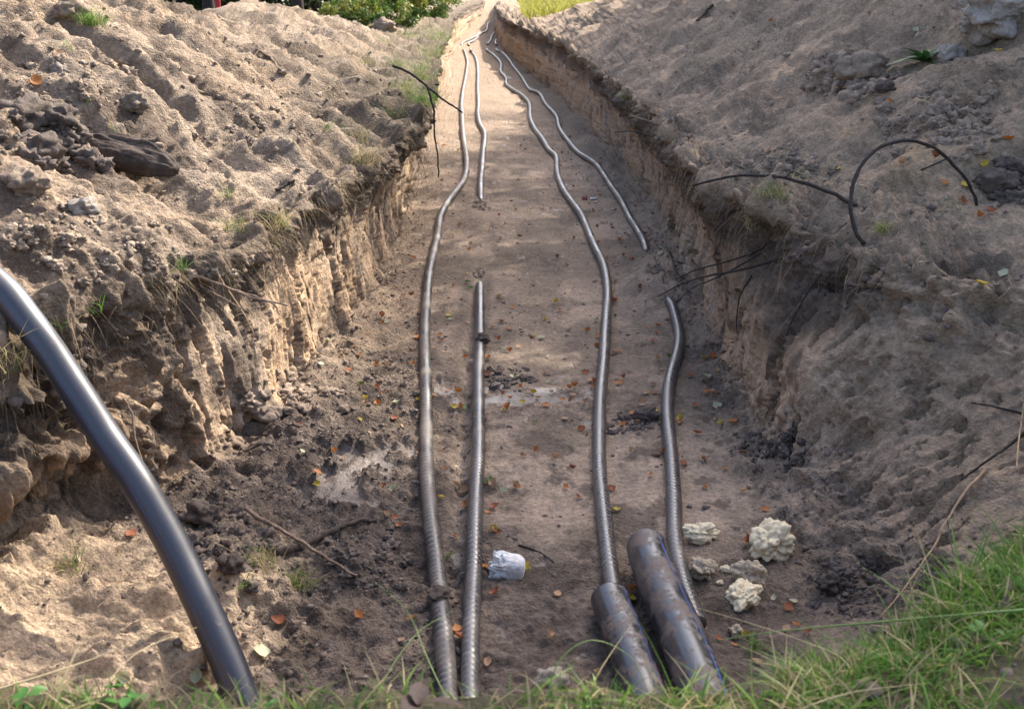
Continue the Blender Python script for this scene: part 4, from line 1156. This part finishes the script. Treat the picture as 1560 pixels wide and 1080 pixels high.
V, F, ct = ribbons(roots, dirs, ln, bend, rng.uniform(0.0014, 0.0036, n), cc)
link('foreground_grass', make_mesh('foreground_grass', V, F, M['grass'], True, dict(tint=ct)), None, 'green and straw coloured grass on the edge of the ground in front', 'grass', kind='stuff')


def tuft(px, py, n, size, dry, label, name='grass_tuft', cat='grass', lean=(0, 0, 0), group=None, droop=0.6, wid=0.0016, place=None):
    h, nn = hit(px, py)
    if h is None: return
    v = np.clip(rng.normal(0, 0.22, (n, 3)), -0.5, 0.5) * size
    v[:, 2] *= 0.3
    d = np.stack([rng.normal(0, 0.45, n), rng.normal(0, 0.45, n), np.ones(n)], 1) + np.array(lean); d /= np.linalg.norm(d, axis=1, keepdims=True)
    l = rng.uniform(0.4, 1.0, n) * size
    b = np.stack([rng.normal(0, 0.4, n), rng.normal(0, 0.4, n), -rng.uniform(0, droop, n)], 1) + np.array(lean) * 0.4
    V, F, c = ribbons(v, d, l, b, rng.uniform(0.6, 1.2, n) * wid, gcol(n, dry))
    return link(name, make_mesh(name, V, F, M['grass'], True, dict(tint=c)), None, label, cat, group, loc=tuple(h))


for a in [(665, 85, 130, 0.42, 0.25, 'green weeds on the far left rim above the bare branch'), (678, 62, 130, 0.5, 0.3, 'light weeds on the farthest part of the left rim'), (648, 125, 120, 0.32, 0.2, 'green grass at the left rim beside the bare branch'), (622, 140, 110, 0.3, 0.5, 'mixed dry and green grass on the dark left rim'), (650, 160, 120, 0.33, 0.1, 'green blades hanging at the dark left rim'), (690, 45, 160, 0.5, 0.25, 'yellow-green weeds at the far bend of the left edge'), (640, 110, 120, 0.35, 0.4, 'weeds on the left edge behind the long green tuft'), (580, 70, 90, 0.35, 0.3, 'green weeds under the sunlit bush'), (618, 60, 90, 0.4, 0.2, 'light green shoots in front of the sunlit bush'), (600, 180, 110, 0.3, 0.75, 'brown dead grass hanging below the far green tufts'), (555, 250, 130, 0.25, 0.85, 'dense straw grass hanging over the edge of the sunlit wall'), (420, 345, 150, 0.2, 0.9, 'long dry grass hanging over the wall left of the sunlit face'),
          (142, 38, 260, 0.17, 0.1, 'thick bright green grass tuft at the top of the left heap'),
          (103, 76, 14, 0.12, 0, 'few thin green blades on the left heap below the thick tuft'),
          (130, 160, 8, 0.07, 0, 'tiny green sprout above the rotten log'),
          (175, 200, 18, 0.08, 0.2, 'small pale green shoots right above the rotten log'),
          (350, 300, 30, 0.11, 0.3, 'sparse green shoots in the middle of the left heap foot'),
          (358, 350, 60, 0.15, 0.5, 'green and straw grass tuft hanging at the left trench edge'),
          (268, 412, 30, 0.14, 0.3, 'green blades at the end of the sand ledge by the root bundle'),
          (146, 470, 34, 0.13, 0.2, 'small star shaped green tuft right of the big pipe'),
          (88, 500, 14, 0.12, 0.2, 'few green blades close to the right side of the big pipe'),
          (8, 470, 12, 0.2, 0, 'green blades crossing the big pipe at the left edge'),
          (12, 560, 90, 0.22, 0.75, 'straw coloured grass hanging under the big pipe at the left edge'),
          (605, 105, 90, 0.30, 0.15, 'bright green tuft on the far left bank'),
          (635, 160, 130, 0.36, 0.15, 'long green tuft drooping over the left wall under the bare branch'),
          (552, 100, 60, 0.30, 0.7, 'yellowish grass tuft on the far left bank beside the green one'),
          (545, 215, 90, 0.25, 0.8, 'dry grass tuft on the edge above the sunlit wall'),
          (660, 62, 140, 0.55, 0.3, 'hazy green clump at the far left trench edge'),
          (655, 90, 100, 0.45, 0.5, 'pale weedy clump below the hazy green clump'),
          (500, 200, 20, 0.16, 0.3, 'thin green blades on the shaded foot of the far left heap'),
          (1175, 300, 120, 0.17, 0.35, 'green tuft hanging over the right edge under the bare branch'),
          (1205, 275, 24, 0.16, 0.1, 'upright green blades just above the bare branch'),
          (1345, 352, 110, 0.10, 0.45, 'low mossy tuft at the left foot of the root arch'),
          (1150, 345, 90, 0.16, 0.8, 'dry grass hanging at the right edge below the green tuft'),
          (1452, 318, 10, 0.08, 0, 'single green shoot at the right foot of the root arch'),
          (955, 150, 40, 0.16, 0.2, 'dark green tuft at the far right trench edge'),
          (880, 90, 26, 0.22, 0.2, 'small green tuft far back on the right edge'),
          (455, 895, 150, 0.13, 0.55, 'yellow-green grass clump lying in the mud left of the conduits'),
          (400, 860, 90, 0.14, 0.8, 'matted dry grass clump around the forked branch'),
          (370, 890, 40, 0.07, 0.2, 'mossy green clump beside the big pipe'),
          (100, 865, 40, 0.16, 0.4, 'thin grass clump under the hollow in the left wall'),
          (295, 800, 10, 0.08, 0, 'single green blade behind the big pipe'),
          (790, 275, 40, 0.06, 0.2, 'flat little green patch far back on the trench floor'),
          (1150, 990, 70, 0.10, 0.1, 'green leaves lying on the floor beside the small foam lump'),
          (682, 848, 16, 0.05, 0, 'bit of green stuck beside the white foam block')]:
    tuft(*a)


def fringe(name, side, y0, y1, n, label, lmin, lmax, outw, colf, thick, zoff=0.0, wmat='grass'):
    y = 1 / rng.uniform(1 / y1, 1 / y0, n)
    cl = fbm((y * 2.3).astype(np.float32) + side * 9, 0 * y.astype(np.float32), 0 * y.astype(np.float32), 3)
    sel = rng.random(n) < 0.35 + 0.9 * cl; y = y[sel]; n = len(y)
    ri = np.clip(np.searchsorted(Y, y), 1, NR - 1)
    ci = (bnd[S['LF']] if side < 0 else bnd[S['RF']]) + rng.integers(-14, 14, n)
    P = V_[ri, ci] + np.array([0, 0, zoff]) * rng.random((n, 1))
    d = np.stack([-side * rng.uniform(0.3, 1.2, n) * outw, rng.normal(-0.3, 0.6, n), rng.normal(0.1, 0.45, n)], 1); d /= np.linalg.norm(d, axis=1, keepdims=True)
    b = np.stack([rng.normal(0, 0.15, n), rng.normal(0, 0.25, n), -rng.uniform(0.5, 1.5, n)], 1)
    V, F, c = ribbons(P, d, rng.uniform(lmin, lmax, n) * (1 + 0.5 * (rng.random(n) < 0.12)), b, rng.uniform(0.5, 1.3, n) * thick, colf(n), 5)
    return link(name, make_mesh(name, V, F, M[wmat], True, dict(tint=c)), None, label, 'grass' if wmat == 'grass' else 'roots', kind='stuff')


dryc = lambda n: np.array([0.40, 0.31, 0.19]) * rng.uniform(0.45, 1.15, (n, 1))
rootc = lambda n: np.where(rng.random((n, 1)) < 0.35, np.array([0.26, 0.19, 0.12]), np.array([0.055, 0.04, 0.032])) * rng.uniform(0.6, 1.2, (n, 1))
fringe('dry_grass', -1, 4.6, 14, 2600, 'dry grass hanging over the left trench edge', 0.05, 0.16, 1.0, dryc, 0.0011)
fringe('dry_grass', 1, 5.2, 12, 1500, 'dry grass hanging over the right trench edge', 0.04, 0.14, 0.8, dryc, 0.0011)
fringe('root_fibres', -1, 3.6, 16, 2600, 'fine roots hanging out of the top of the left wall', 0.06, 0.26, 0.45, rootc, 0.0012, -0.22, 'root')
fringe('root_fibres', 1, 4.9, 16, 3600, 'fine roots hanging out of the top of the right wall', 0.05, 0.30, 0.45, rootc, 0.0012, -0.20, 'root')

def weed(x, y, n, size, col, label, up=0.5):
    z, nn = ground(x, y)
    e = bpy.data.objects.new('leafy_weed', None); COL.objects.link(e); e.location = (x, y, z); e['label'] = label; e['category'] = 'weed'
    Vq, Fq = blade_leaf(size, size * 0.27, 0.2, 0.3, 7); me_ = make_mesh('leaf', Vq, Fq, M[col])
    for k in range(n):
        o = link('leaf', me_, e); s_ = random.uniform(0.6, 1.1); o.scale = (s_, s_, s_)
        o.location = (random.gauss(0, size * 0.35), random.gauss(0, size * 0.3), random.uniform(0.2, 1.0) * size)
        o.rotation_euler = (random.uniform(-.5, .5), -random.uniform(-0.2, up), random.uniform(0, 6.28))


M['weedleaf'] = simple('weed_leaf', (0.07, 0.20, 0.035), 0.5, 0.3, 30, trans=0.35)
M['deadleafbig'] = simple('dark_dead_leaf', (0.035, 0.015, 0.011), 0.6, 0.4, 40, 0.3)
DEFER = [(-0.92, 1.80, 9, 0.035, 'weedleaf', 'clover-like weed in the grass below the big pipe'), (-0.72, 1.76, 8, 0.04, 'weedleaf', 'broad-leaved weed in the grass right of the big pipe'), (-0.45, 1.78, 7, 0.03, 'weedleaf', 'small round-leaved weed in the grass left of the conduits'),
         (0.95, 1.95, 9, 0.035, 'weedleaf', 'broad-leaved weed in the thick grass below the foam lumps'), (1.35, 2.2, 8, 0.04, 'weedleaf', 'broad-leaved weed in the right corner grass'), (-0.16, 1.74, 3, 0.07, 'deadleafbig', 'curled dark red dead leaves in the grass in front of the conduits'), (0.95, 1.72, 2, 0.07, 'deadleafbig', 'dark dead leaf in the grass at the bottom right')]

# long stems leaning out of the foreground grass
def long_stem(pts, dep, w, col, label, cat='grass stalk'):
    P = spline([at_depth(a_, b_, d_) for (a_, b_), d_ in zip(pts, np.linspace(dep[0], dep[1], len(pts)))], 6)
    t = np.linspace(1, 0.25, len(P))
    Vq, Fq = tube(P, w * t, 6)
    Vq = np.asarray(Vq); link('grass_stalk', quads_to_mesh('grass_stalk', Vq, Fq, M[col]), None, label, cat)


M['greenstem'] = simple('green_stem', (0.16, 0.24, 0.06), 0.5, 0.3, 30)
M['straw'] = simple('straw', (0.46, 0.36, 0.20), 0.7, 0.3, 30)
long_stem([(1610, 925), (1480, 935), (1330, 948), (1180, 962), (1090, 976)], (2.25, 2.5), 0.0035, 'greenstem', 'thick blurred green stem lying flat above the grass at the right')
long_stem([(1310, 1085), (1290, 1010), (1220, 975), (1130, 945), (1060, 925)], (2.1, 2.5), 0.0020, 'straw', 'long straw stem reaching left towards the wide duct')
long_stem([(1180, 1100), (1240, 1072), (1310, 1052), (1415, 1040)], (2.0, 2.1), 0.0022, 'straw', 'straw stem crossing low through the right grass')
long_stem([(-40, 1060), (60, 1030), (150, 1000), (240, 962)], (2.1, 2.3), 0.0024, 'straw', 'dry straw stem slanting up from the bottom left corner')
long_stem([(130, 1090), (180, 1020), (225, 985), (300, 955)], (2.1, 2.4), 0.0016, 'straw', 'thin dry stem above the left sand near the big pipe')
long_stem([(560, 1085), (600, 1010), (640, 960), (690, 930)], (2.1, 2.3), 0.0016, 'greenstem', 'thin green stem arching across the two left conduits')
long_stem([(690, 1085), (650, 1000), (620, 930), (570, 885)], (2.1, 2.35), 0.0015, 'greenstem', 'thin green stem leaning left in front of the leftmost conduit')
long_stem([(830, 1085), (850, 1010), (900, 975), (960, 1000), (990, 1060)], (2.1, 2.2), 0.0015, 'greenstem', 'green stem bowed over in front of the shorter duct')
long_stem([(1490, 900), (1480, 860), (1496, 820), (1504, 795)], (2.9, 2.95), 0.0018, 'greenstem', 'grass stalk with a seed head at the right bank')

# ------------------------------------------------------------------ leafy plant on the right heap
def blade_leaf(L_, Wd, fold=0.25, droop=0.5, n=9):
    V = []; F = []
    for i in range(n):
        t = i / (n - 1); wdt = Wd * math.sin(math.pi * min(1, t * 0.97 + 0.03)) ** 0.8
        zc = -droop * t * t * L_
        for s in (-1, 0, 1): V.append((t * L_, s * wdt, zc + abs(s) * wdt * fold))
    for i in range(n - 1):
        a = i * 3; F += [(a, a + 1, a + 4, a + 3), (a + 1, a + 2, a + 5, a + 4)]
    return np.array(V), np.array(F)


for w_ in DEFER: weed(*w_)
M['plantleaf'] = simple('glossy_green_leaf', (0.045, 0.12, 0.03), 0.4, 0.3, 30, trans=0.3)
h, nn = hit(1408, 95)
pl = bpy.data.objects.new('leafy_plant', None); COL.objects.link(pl); pl.location = tuple(h)
pl['label'] = 'green plant with long pointed leaves growing on the right heap'; pl['category'] = 'plant'
Vq, Fq = blade_leaf(0.25, 0.032)
lm = make_mesh('leaf', Vq, Fq, M['plantleaf'])
for k in range(17):
    o = link('leaf', lm, pl); a = -2.9 + k * 0.42 + random.uniform(-.2, .2)
    o.rotation_euler = (random.uniform(-.4, .4), -random.uniform(0.1, 1.1), a); s = random.uniform(.6, 1.15); o.scale = (s, s, s)
Vq, Fq = tube(spline([(0, 0, -.03), (0, 0, .0), (0.01, 0, .05)], 4), 0.006, 6)
link('stem', quads_to_mesh('stem', Vq, Fq, M['greenstem']), pl)


# ------------------------------------------------------------------ trees, bushes, far things
def crown_mesh(name, n, rad, centre, leaf, cols, seed, clumps=60, droop=0.2):
    r = np.random.default_rng(seed)
    c = r.normal(size=(clumps, 3)); c /= np.linalg.norm(c, axis=1, keepdims=True); c *= (r.random((clumps, 1)) ** 0.45); c *= np.array(rad) * 0.82
    cr = r.uniform(0.14, 0.34, clumps) * min(rad)
    k = r.integers(0, clumps, n); q = r.normal(size=(n, 3)); q /= np.linalg.norm(q, axis=1, keepdims=True)
    p = c[k] + q * (cr[k] * r.random(n) ** 0.4)[:, None] * [1, 1, 0.75] + np.array(centre)
    a = r.normal(size=(n, 3)); a[:, 2] -= droop; a /= np.linalg.norm(a, axis=1, keepdims=True)
    b = np.cross(a, r.normal(size=(n, 3))); b /= np.linalg.norm(b, axis=1, keepdims=True)
    s = leaf * r.uniform(0.6, 1.2, (n, 1))
    V = np.stack([p, p + a * s * 0.5 + b * s * 0.3, p + a * s, p + a * s * 0.5 - b * s * 0.3], 1).reshape(-1, 3)
    F = np.arange(4 * n).reshape(-1, 4)
    cl = np.array(cols)[r.integers(0, len(cols), clumps)][k] * r.uniform(0.75, 1.25, (n, 1))
    return make_mesh(name, V, F, M['foliage'], False, dict(tint=np.repeat(cl, 4, 0)))


def trunk_mesh(hgt, r0, seed, limbs=9, spread=1.6, z0=1.5, z1=None):
    r = np.random.default_rng(seed); parts = []
    z1 = z1 or hgt * 0.85
    P = spline([(r.normal(0, 0.05) * i, r.normal(0, 0.05) * i, hgt * i / 6 - (0.3 if i == 0 else 0)) for i in range(7)], 4)
    parts.append(tube(P, np.linspace(r0, r0 * 0.15, len(P)), 9))
    for i in range(limbs):
        z = r.uniform(z0, z1); b = P[np.argmin(abs(P[:, 2] - z))]; a = r.random() * 6.28; L_ = spread * r.uniform(0.5, 1) * (1.1 - z / hgt * 0.6)
        Q = spline([b, b + [math.cos(a) * L_ * .45, math.sin(a) * L_ * .45, L_ * .3], b + [math.cos(a) * L_, math.sin(a) * L_, L_ * .45]], 5)
        parts.append(tube(Q, np.linspace(r0 * 0.38, r0 * 0.06, len(Q)), 6))
    return join(parts)


GC = [(0.07, 0.12, 0.025), (0.10, 0.15, 0.03), (0.05, 0.09, 0.02)]
DG = [(0.025, 0.045, 0.012), (0.035, 0.06, 0.018), (0.05, 0.07, 0.02)]  # shade of the wood put into the leaf colours
YG = [(0.09, 0.15, 0.025), (0.06, 0.11, 0.02), (0.17, 0.19, 0.03)]


def tree(name, cmesh, tmesh, x, y, z, s, rot, label, cat, group, sz=None):
    e = bpy.data.objects.new(name, None); COL.objects.link(e)
    e.location = (x, y, z); e.rotation_euler = (0, 0, rot); e.scale = (s, s, sz or s)
    e['label'] = label; e['category'] = cat
    if group: e['group'] = group
    link('trunk', tmesh, e); link('crown', cmesh, e)
    return e


def tm(*a, mat='darkbark', **k):
    V, F = trunk_mesh(*a, **k); return quads_to_mesh('trunk', V, F, M[mat])


t_mesh = [tm(7.2, 0.11, 21), tm(7.0, 0.10, 22)]
c_mesh = [crown_mesh('crown', 15000, (1.9, 1.9, 2.75), (0, 0, 4.6), 0.095, GC, 31, 75), crown_mesh('crown', 13000, (1.8, 2.0, 2.9), (0, 0, 4.5), 0.095, GC, 32, 70)]
SHADE = [(6.7, 8.6, 1.38), (6.4, 11.2, 1.42), (6.8, 13.9, 1.36), (6.4, 16.6, 1.42), (6.7, 19.4, 1.36), (6.5, 22.4, 1.38), (6.7, 25.6, 1.2), (6.6, 29.6, 0.95),
         (9.8, 12.6, 1.45), (9.6, 18.2, 1.4)]
for i, (x, y, s) in enumerate(SHADE):
    tree('young_tree', c_mesh[i % 2], t_mesh[i % 2], x, y, 1.0, s, i * 1.7, 'leafy young tree in the row behind the right heap, shading the trench', 'tree', 'trees in a row behind the right heap')

# dark wood behind the left heap
t2 = tm(9, 0.13, 24, limbs=10, z0=3)
c2 = crown_mesh('crown', 9000, (2.3, 2.3, 2.4), (0, 0, 6.6), 0.14, DG, 41, 60)
for i, (px, y) in enumerate([(300, 27), (340, 24), (372, 30), (405, 26), (440, 31), (470, 24), (498, 28), (520, 34), (548, 27), (585, 36), (250, 24), (620, 44)]):
    x = (px - 780) / FPX * y
    tree('dark_tree', c2, t2, x, y, 1.0, random.uniform(0.9, 1.15), i * 1.1, 'dark tree trunk of the wood beyond the left heap', 'tree', 'dark trees of the wood beyond the left heap')
b2 = crown_mesh('crown', 9000, (1.6, 1.6, 1.5), (0, 0, 1.3), 0.10, DG, 43, 50)
bt = tm(2.2, 0.04, 44, limbs=14, z0=0.2, spread=1.2)
for i, (px, y) in enumerate([(300, 31), (345, 28), (395, 33), (430, 28), (475, 32), (515, 30), (560, 38), (600, 42), (260, 30)]):
    x = (px - 780) / FPX * y
    tree('dark_bush', b2, bt, x, y, 1.0, random.uniform(1.2, 1.6), i, 'dark undergrowth bush between the trunks beyond the left heap', 'bush', 'dark bushes beyond the left heap')
# bright leafy bush hanging over the left bank
b3 = crown_mesh('crown', 7000, (1.7, 1.1, 0.85), (0, 0, 0.75), 0.095, YG, 45, 60, 0.8)
bt3 = tm(1.3, 0.018, 46, limbs=22, z0=0.05, spread=1.5)
tree('bright_bush', b3, bt3, -3.0, 21.5, 1.15, 0.55, 0, 'sunlit bush with yellow-green leaves standing on the left bank', 'bush', None)
tree('bright_bush', b3, bt3, -2.6, 25.0, 1.1, 0.8, 2, 'farther light green bush behind the sunlit one on the left bank', 'bush', None)
tree('bright_bush', b3, bt3, -2.35, 30.5, 1.1, 0.8, 4, 'small leafy bush farthest back on the left rim', 'bush', None)

# red and white marker behind the left heap
h0 = at_depth(330, 8, 19.5)
Vq, Fq = tube(spline([(0, 0, -1.1), (0, 0, -0.4), (0.03, 0, 0.22)], 4), 0.05, 10)
mk = link('red_marker_post', quads_to_mesh('red_marker_post', Vq, Fq, M['red']), None, 'red post with white foot just showing behind the left heap', 'post', loc=tuple(h0))
Vq, Fq = tube([(0, 0, -0.16), (0, 0, -0.06)], 0.053, 10)
link('white_band', quads_to_mesh('white_band', Vq, Fq, M['whitep']), mk)

# yellow grass at the end of the right heap
n = 9000
yx = rng.uniform(0.3, 5.5, n); yy_ = rng.uniform(33, 50, n)
kk = yx > np.interp(yy_, Y, RFx) + 0.55
yx, yy_ = yx[kk], yy_[kk]; n = len(yx)
roots = np.stack([yx, yy_, np.array([ground(a_, b_)[0] for a_, b_ in zip(yx, yy_)])], 1)
d = np.stack([rng.normal(0, 0.25, n), rng.normal(0, .25, n), np.ones(n)], 1); d /= np.linalg.norm(d, axis=1, keepdims=True)
V, F, c = ribbons(roots, d, rng.uniform(0.25, 0.62, n), np.stack([rng.normal(0, .3, n), rng.normal(0, .3, n), -rng.uniform(0, .4, n)], 1), rng.uniform(0.008, 0.016, n), np.array([0.30, 0.30, 0.06]) * rng.uniform(0.5, 1.2, (n, 1)), 3)
link('yellow_grass', make_mesh('yellow_grass', V, F, M['grass'], True, dict(tint=c)), None, 'tall yellow-green grass past the end of the right heap', 'grass', kind='stuff')
tree('dark_bush', b2, bt, 4.2, 47, 0.95, 1.0, 1, 'dark bush standing behind the tall yellow grass', 'bush', None)
tree('dark_bush', b2, bt, 3.0, 60, 0.95, 0.7, 4, 'small dark bush at the far end of the field', 'bush', None)

# far trees beyond the field
c5 = crown_mesh('crown', 7000, (5, 5, 5.5), (0, 0, 6.0), 0.45, [(0.02, 0.045, 0.03), (0.03, 0.055, 0.035)], 51, 50)
c6 = crown_mesh('crown', 7000, (5, 5, 5.5), (0, 0, 6.0), 0.45, [(0.07, 0.12, 0.05), (0.10, 0.15, 0.07)], 52, 50)
t5 = tm(11, 0.3, 53, z0=2, spread=4)
for i in range(16):
    x = -26 + i * 4.6
    dk = i in (4, 5, 6, 10, 11, 12, 14)
    tree('far_tree', c5 if dk else c6, t5, x, 150 + (i * 37 % 11), 1.0, 1.0 + 0.1 * (i % 3), i, 'blurred dark blue-green tree at the far edge of the field' if dk else 'blurred light green tree at the far edge of the field', 'tree', 'distant trees beyond the field')
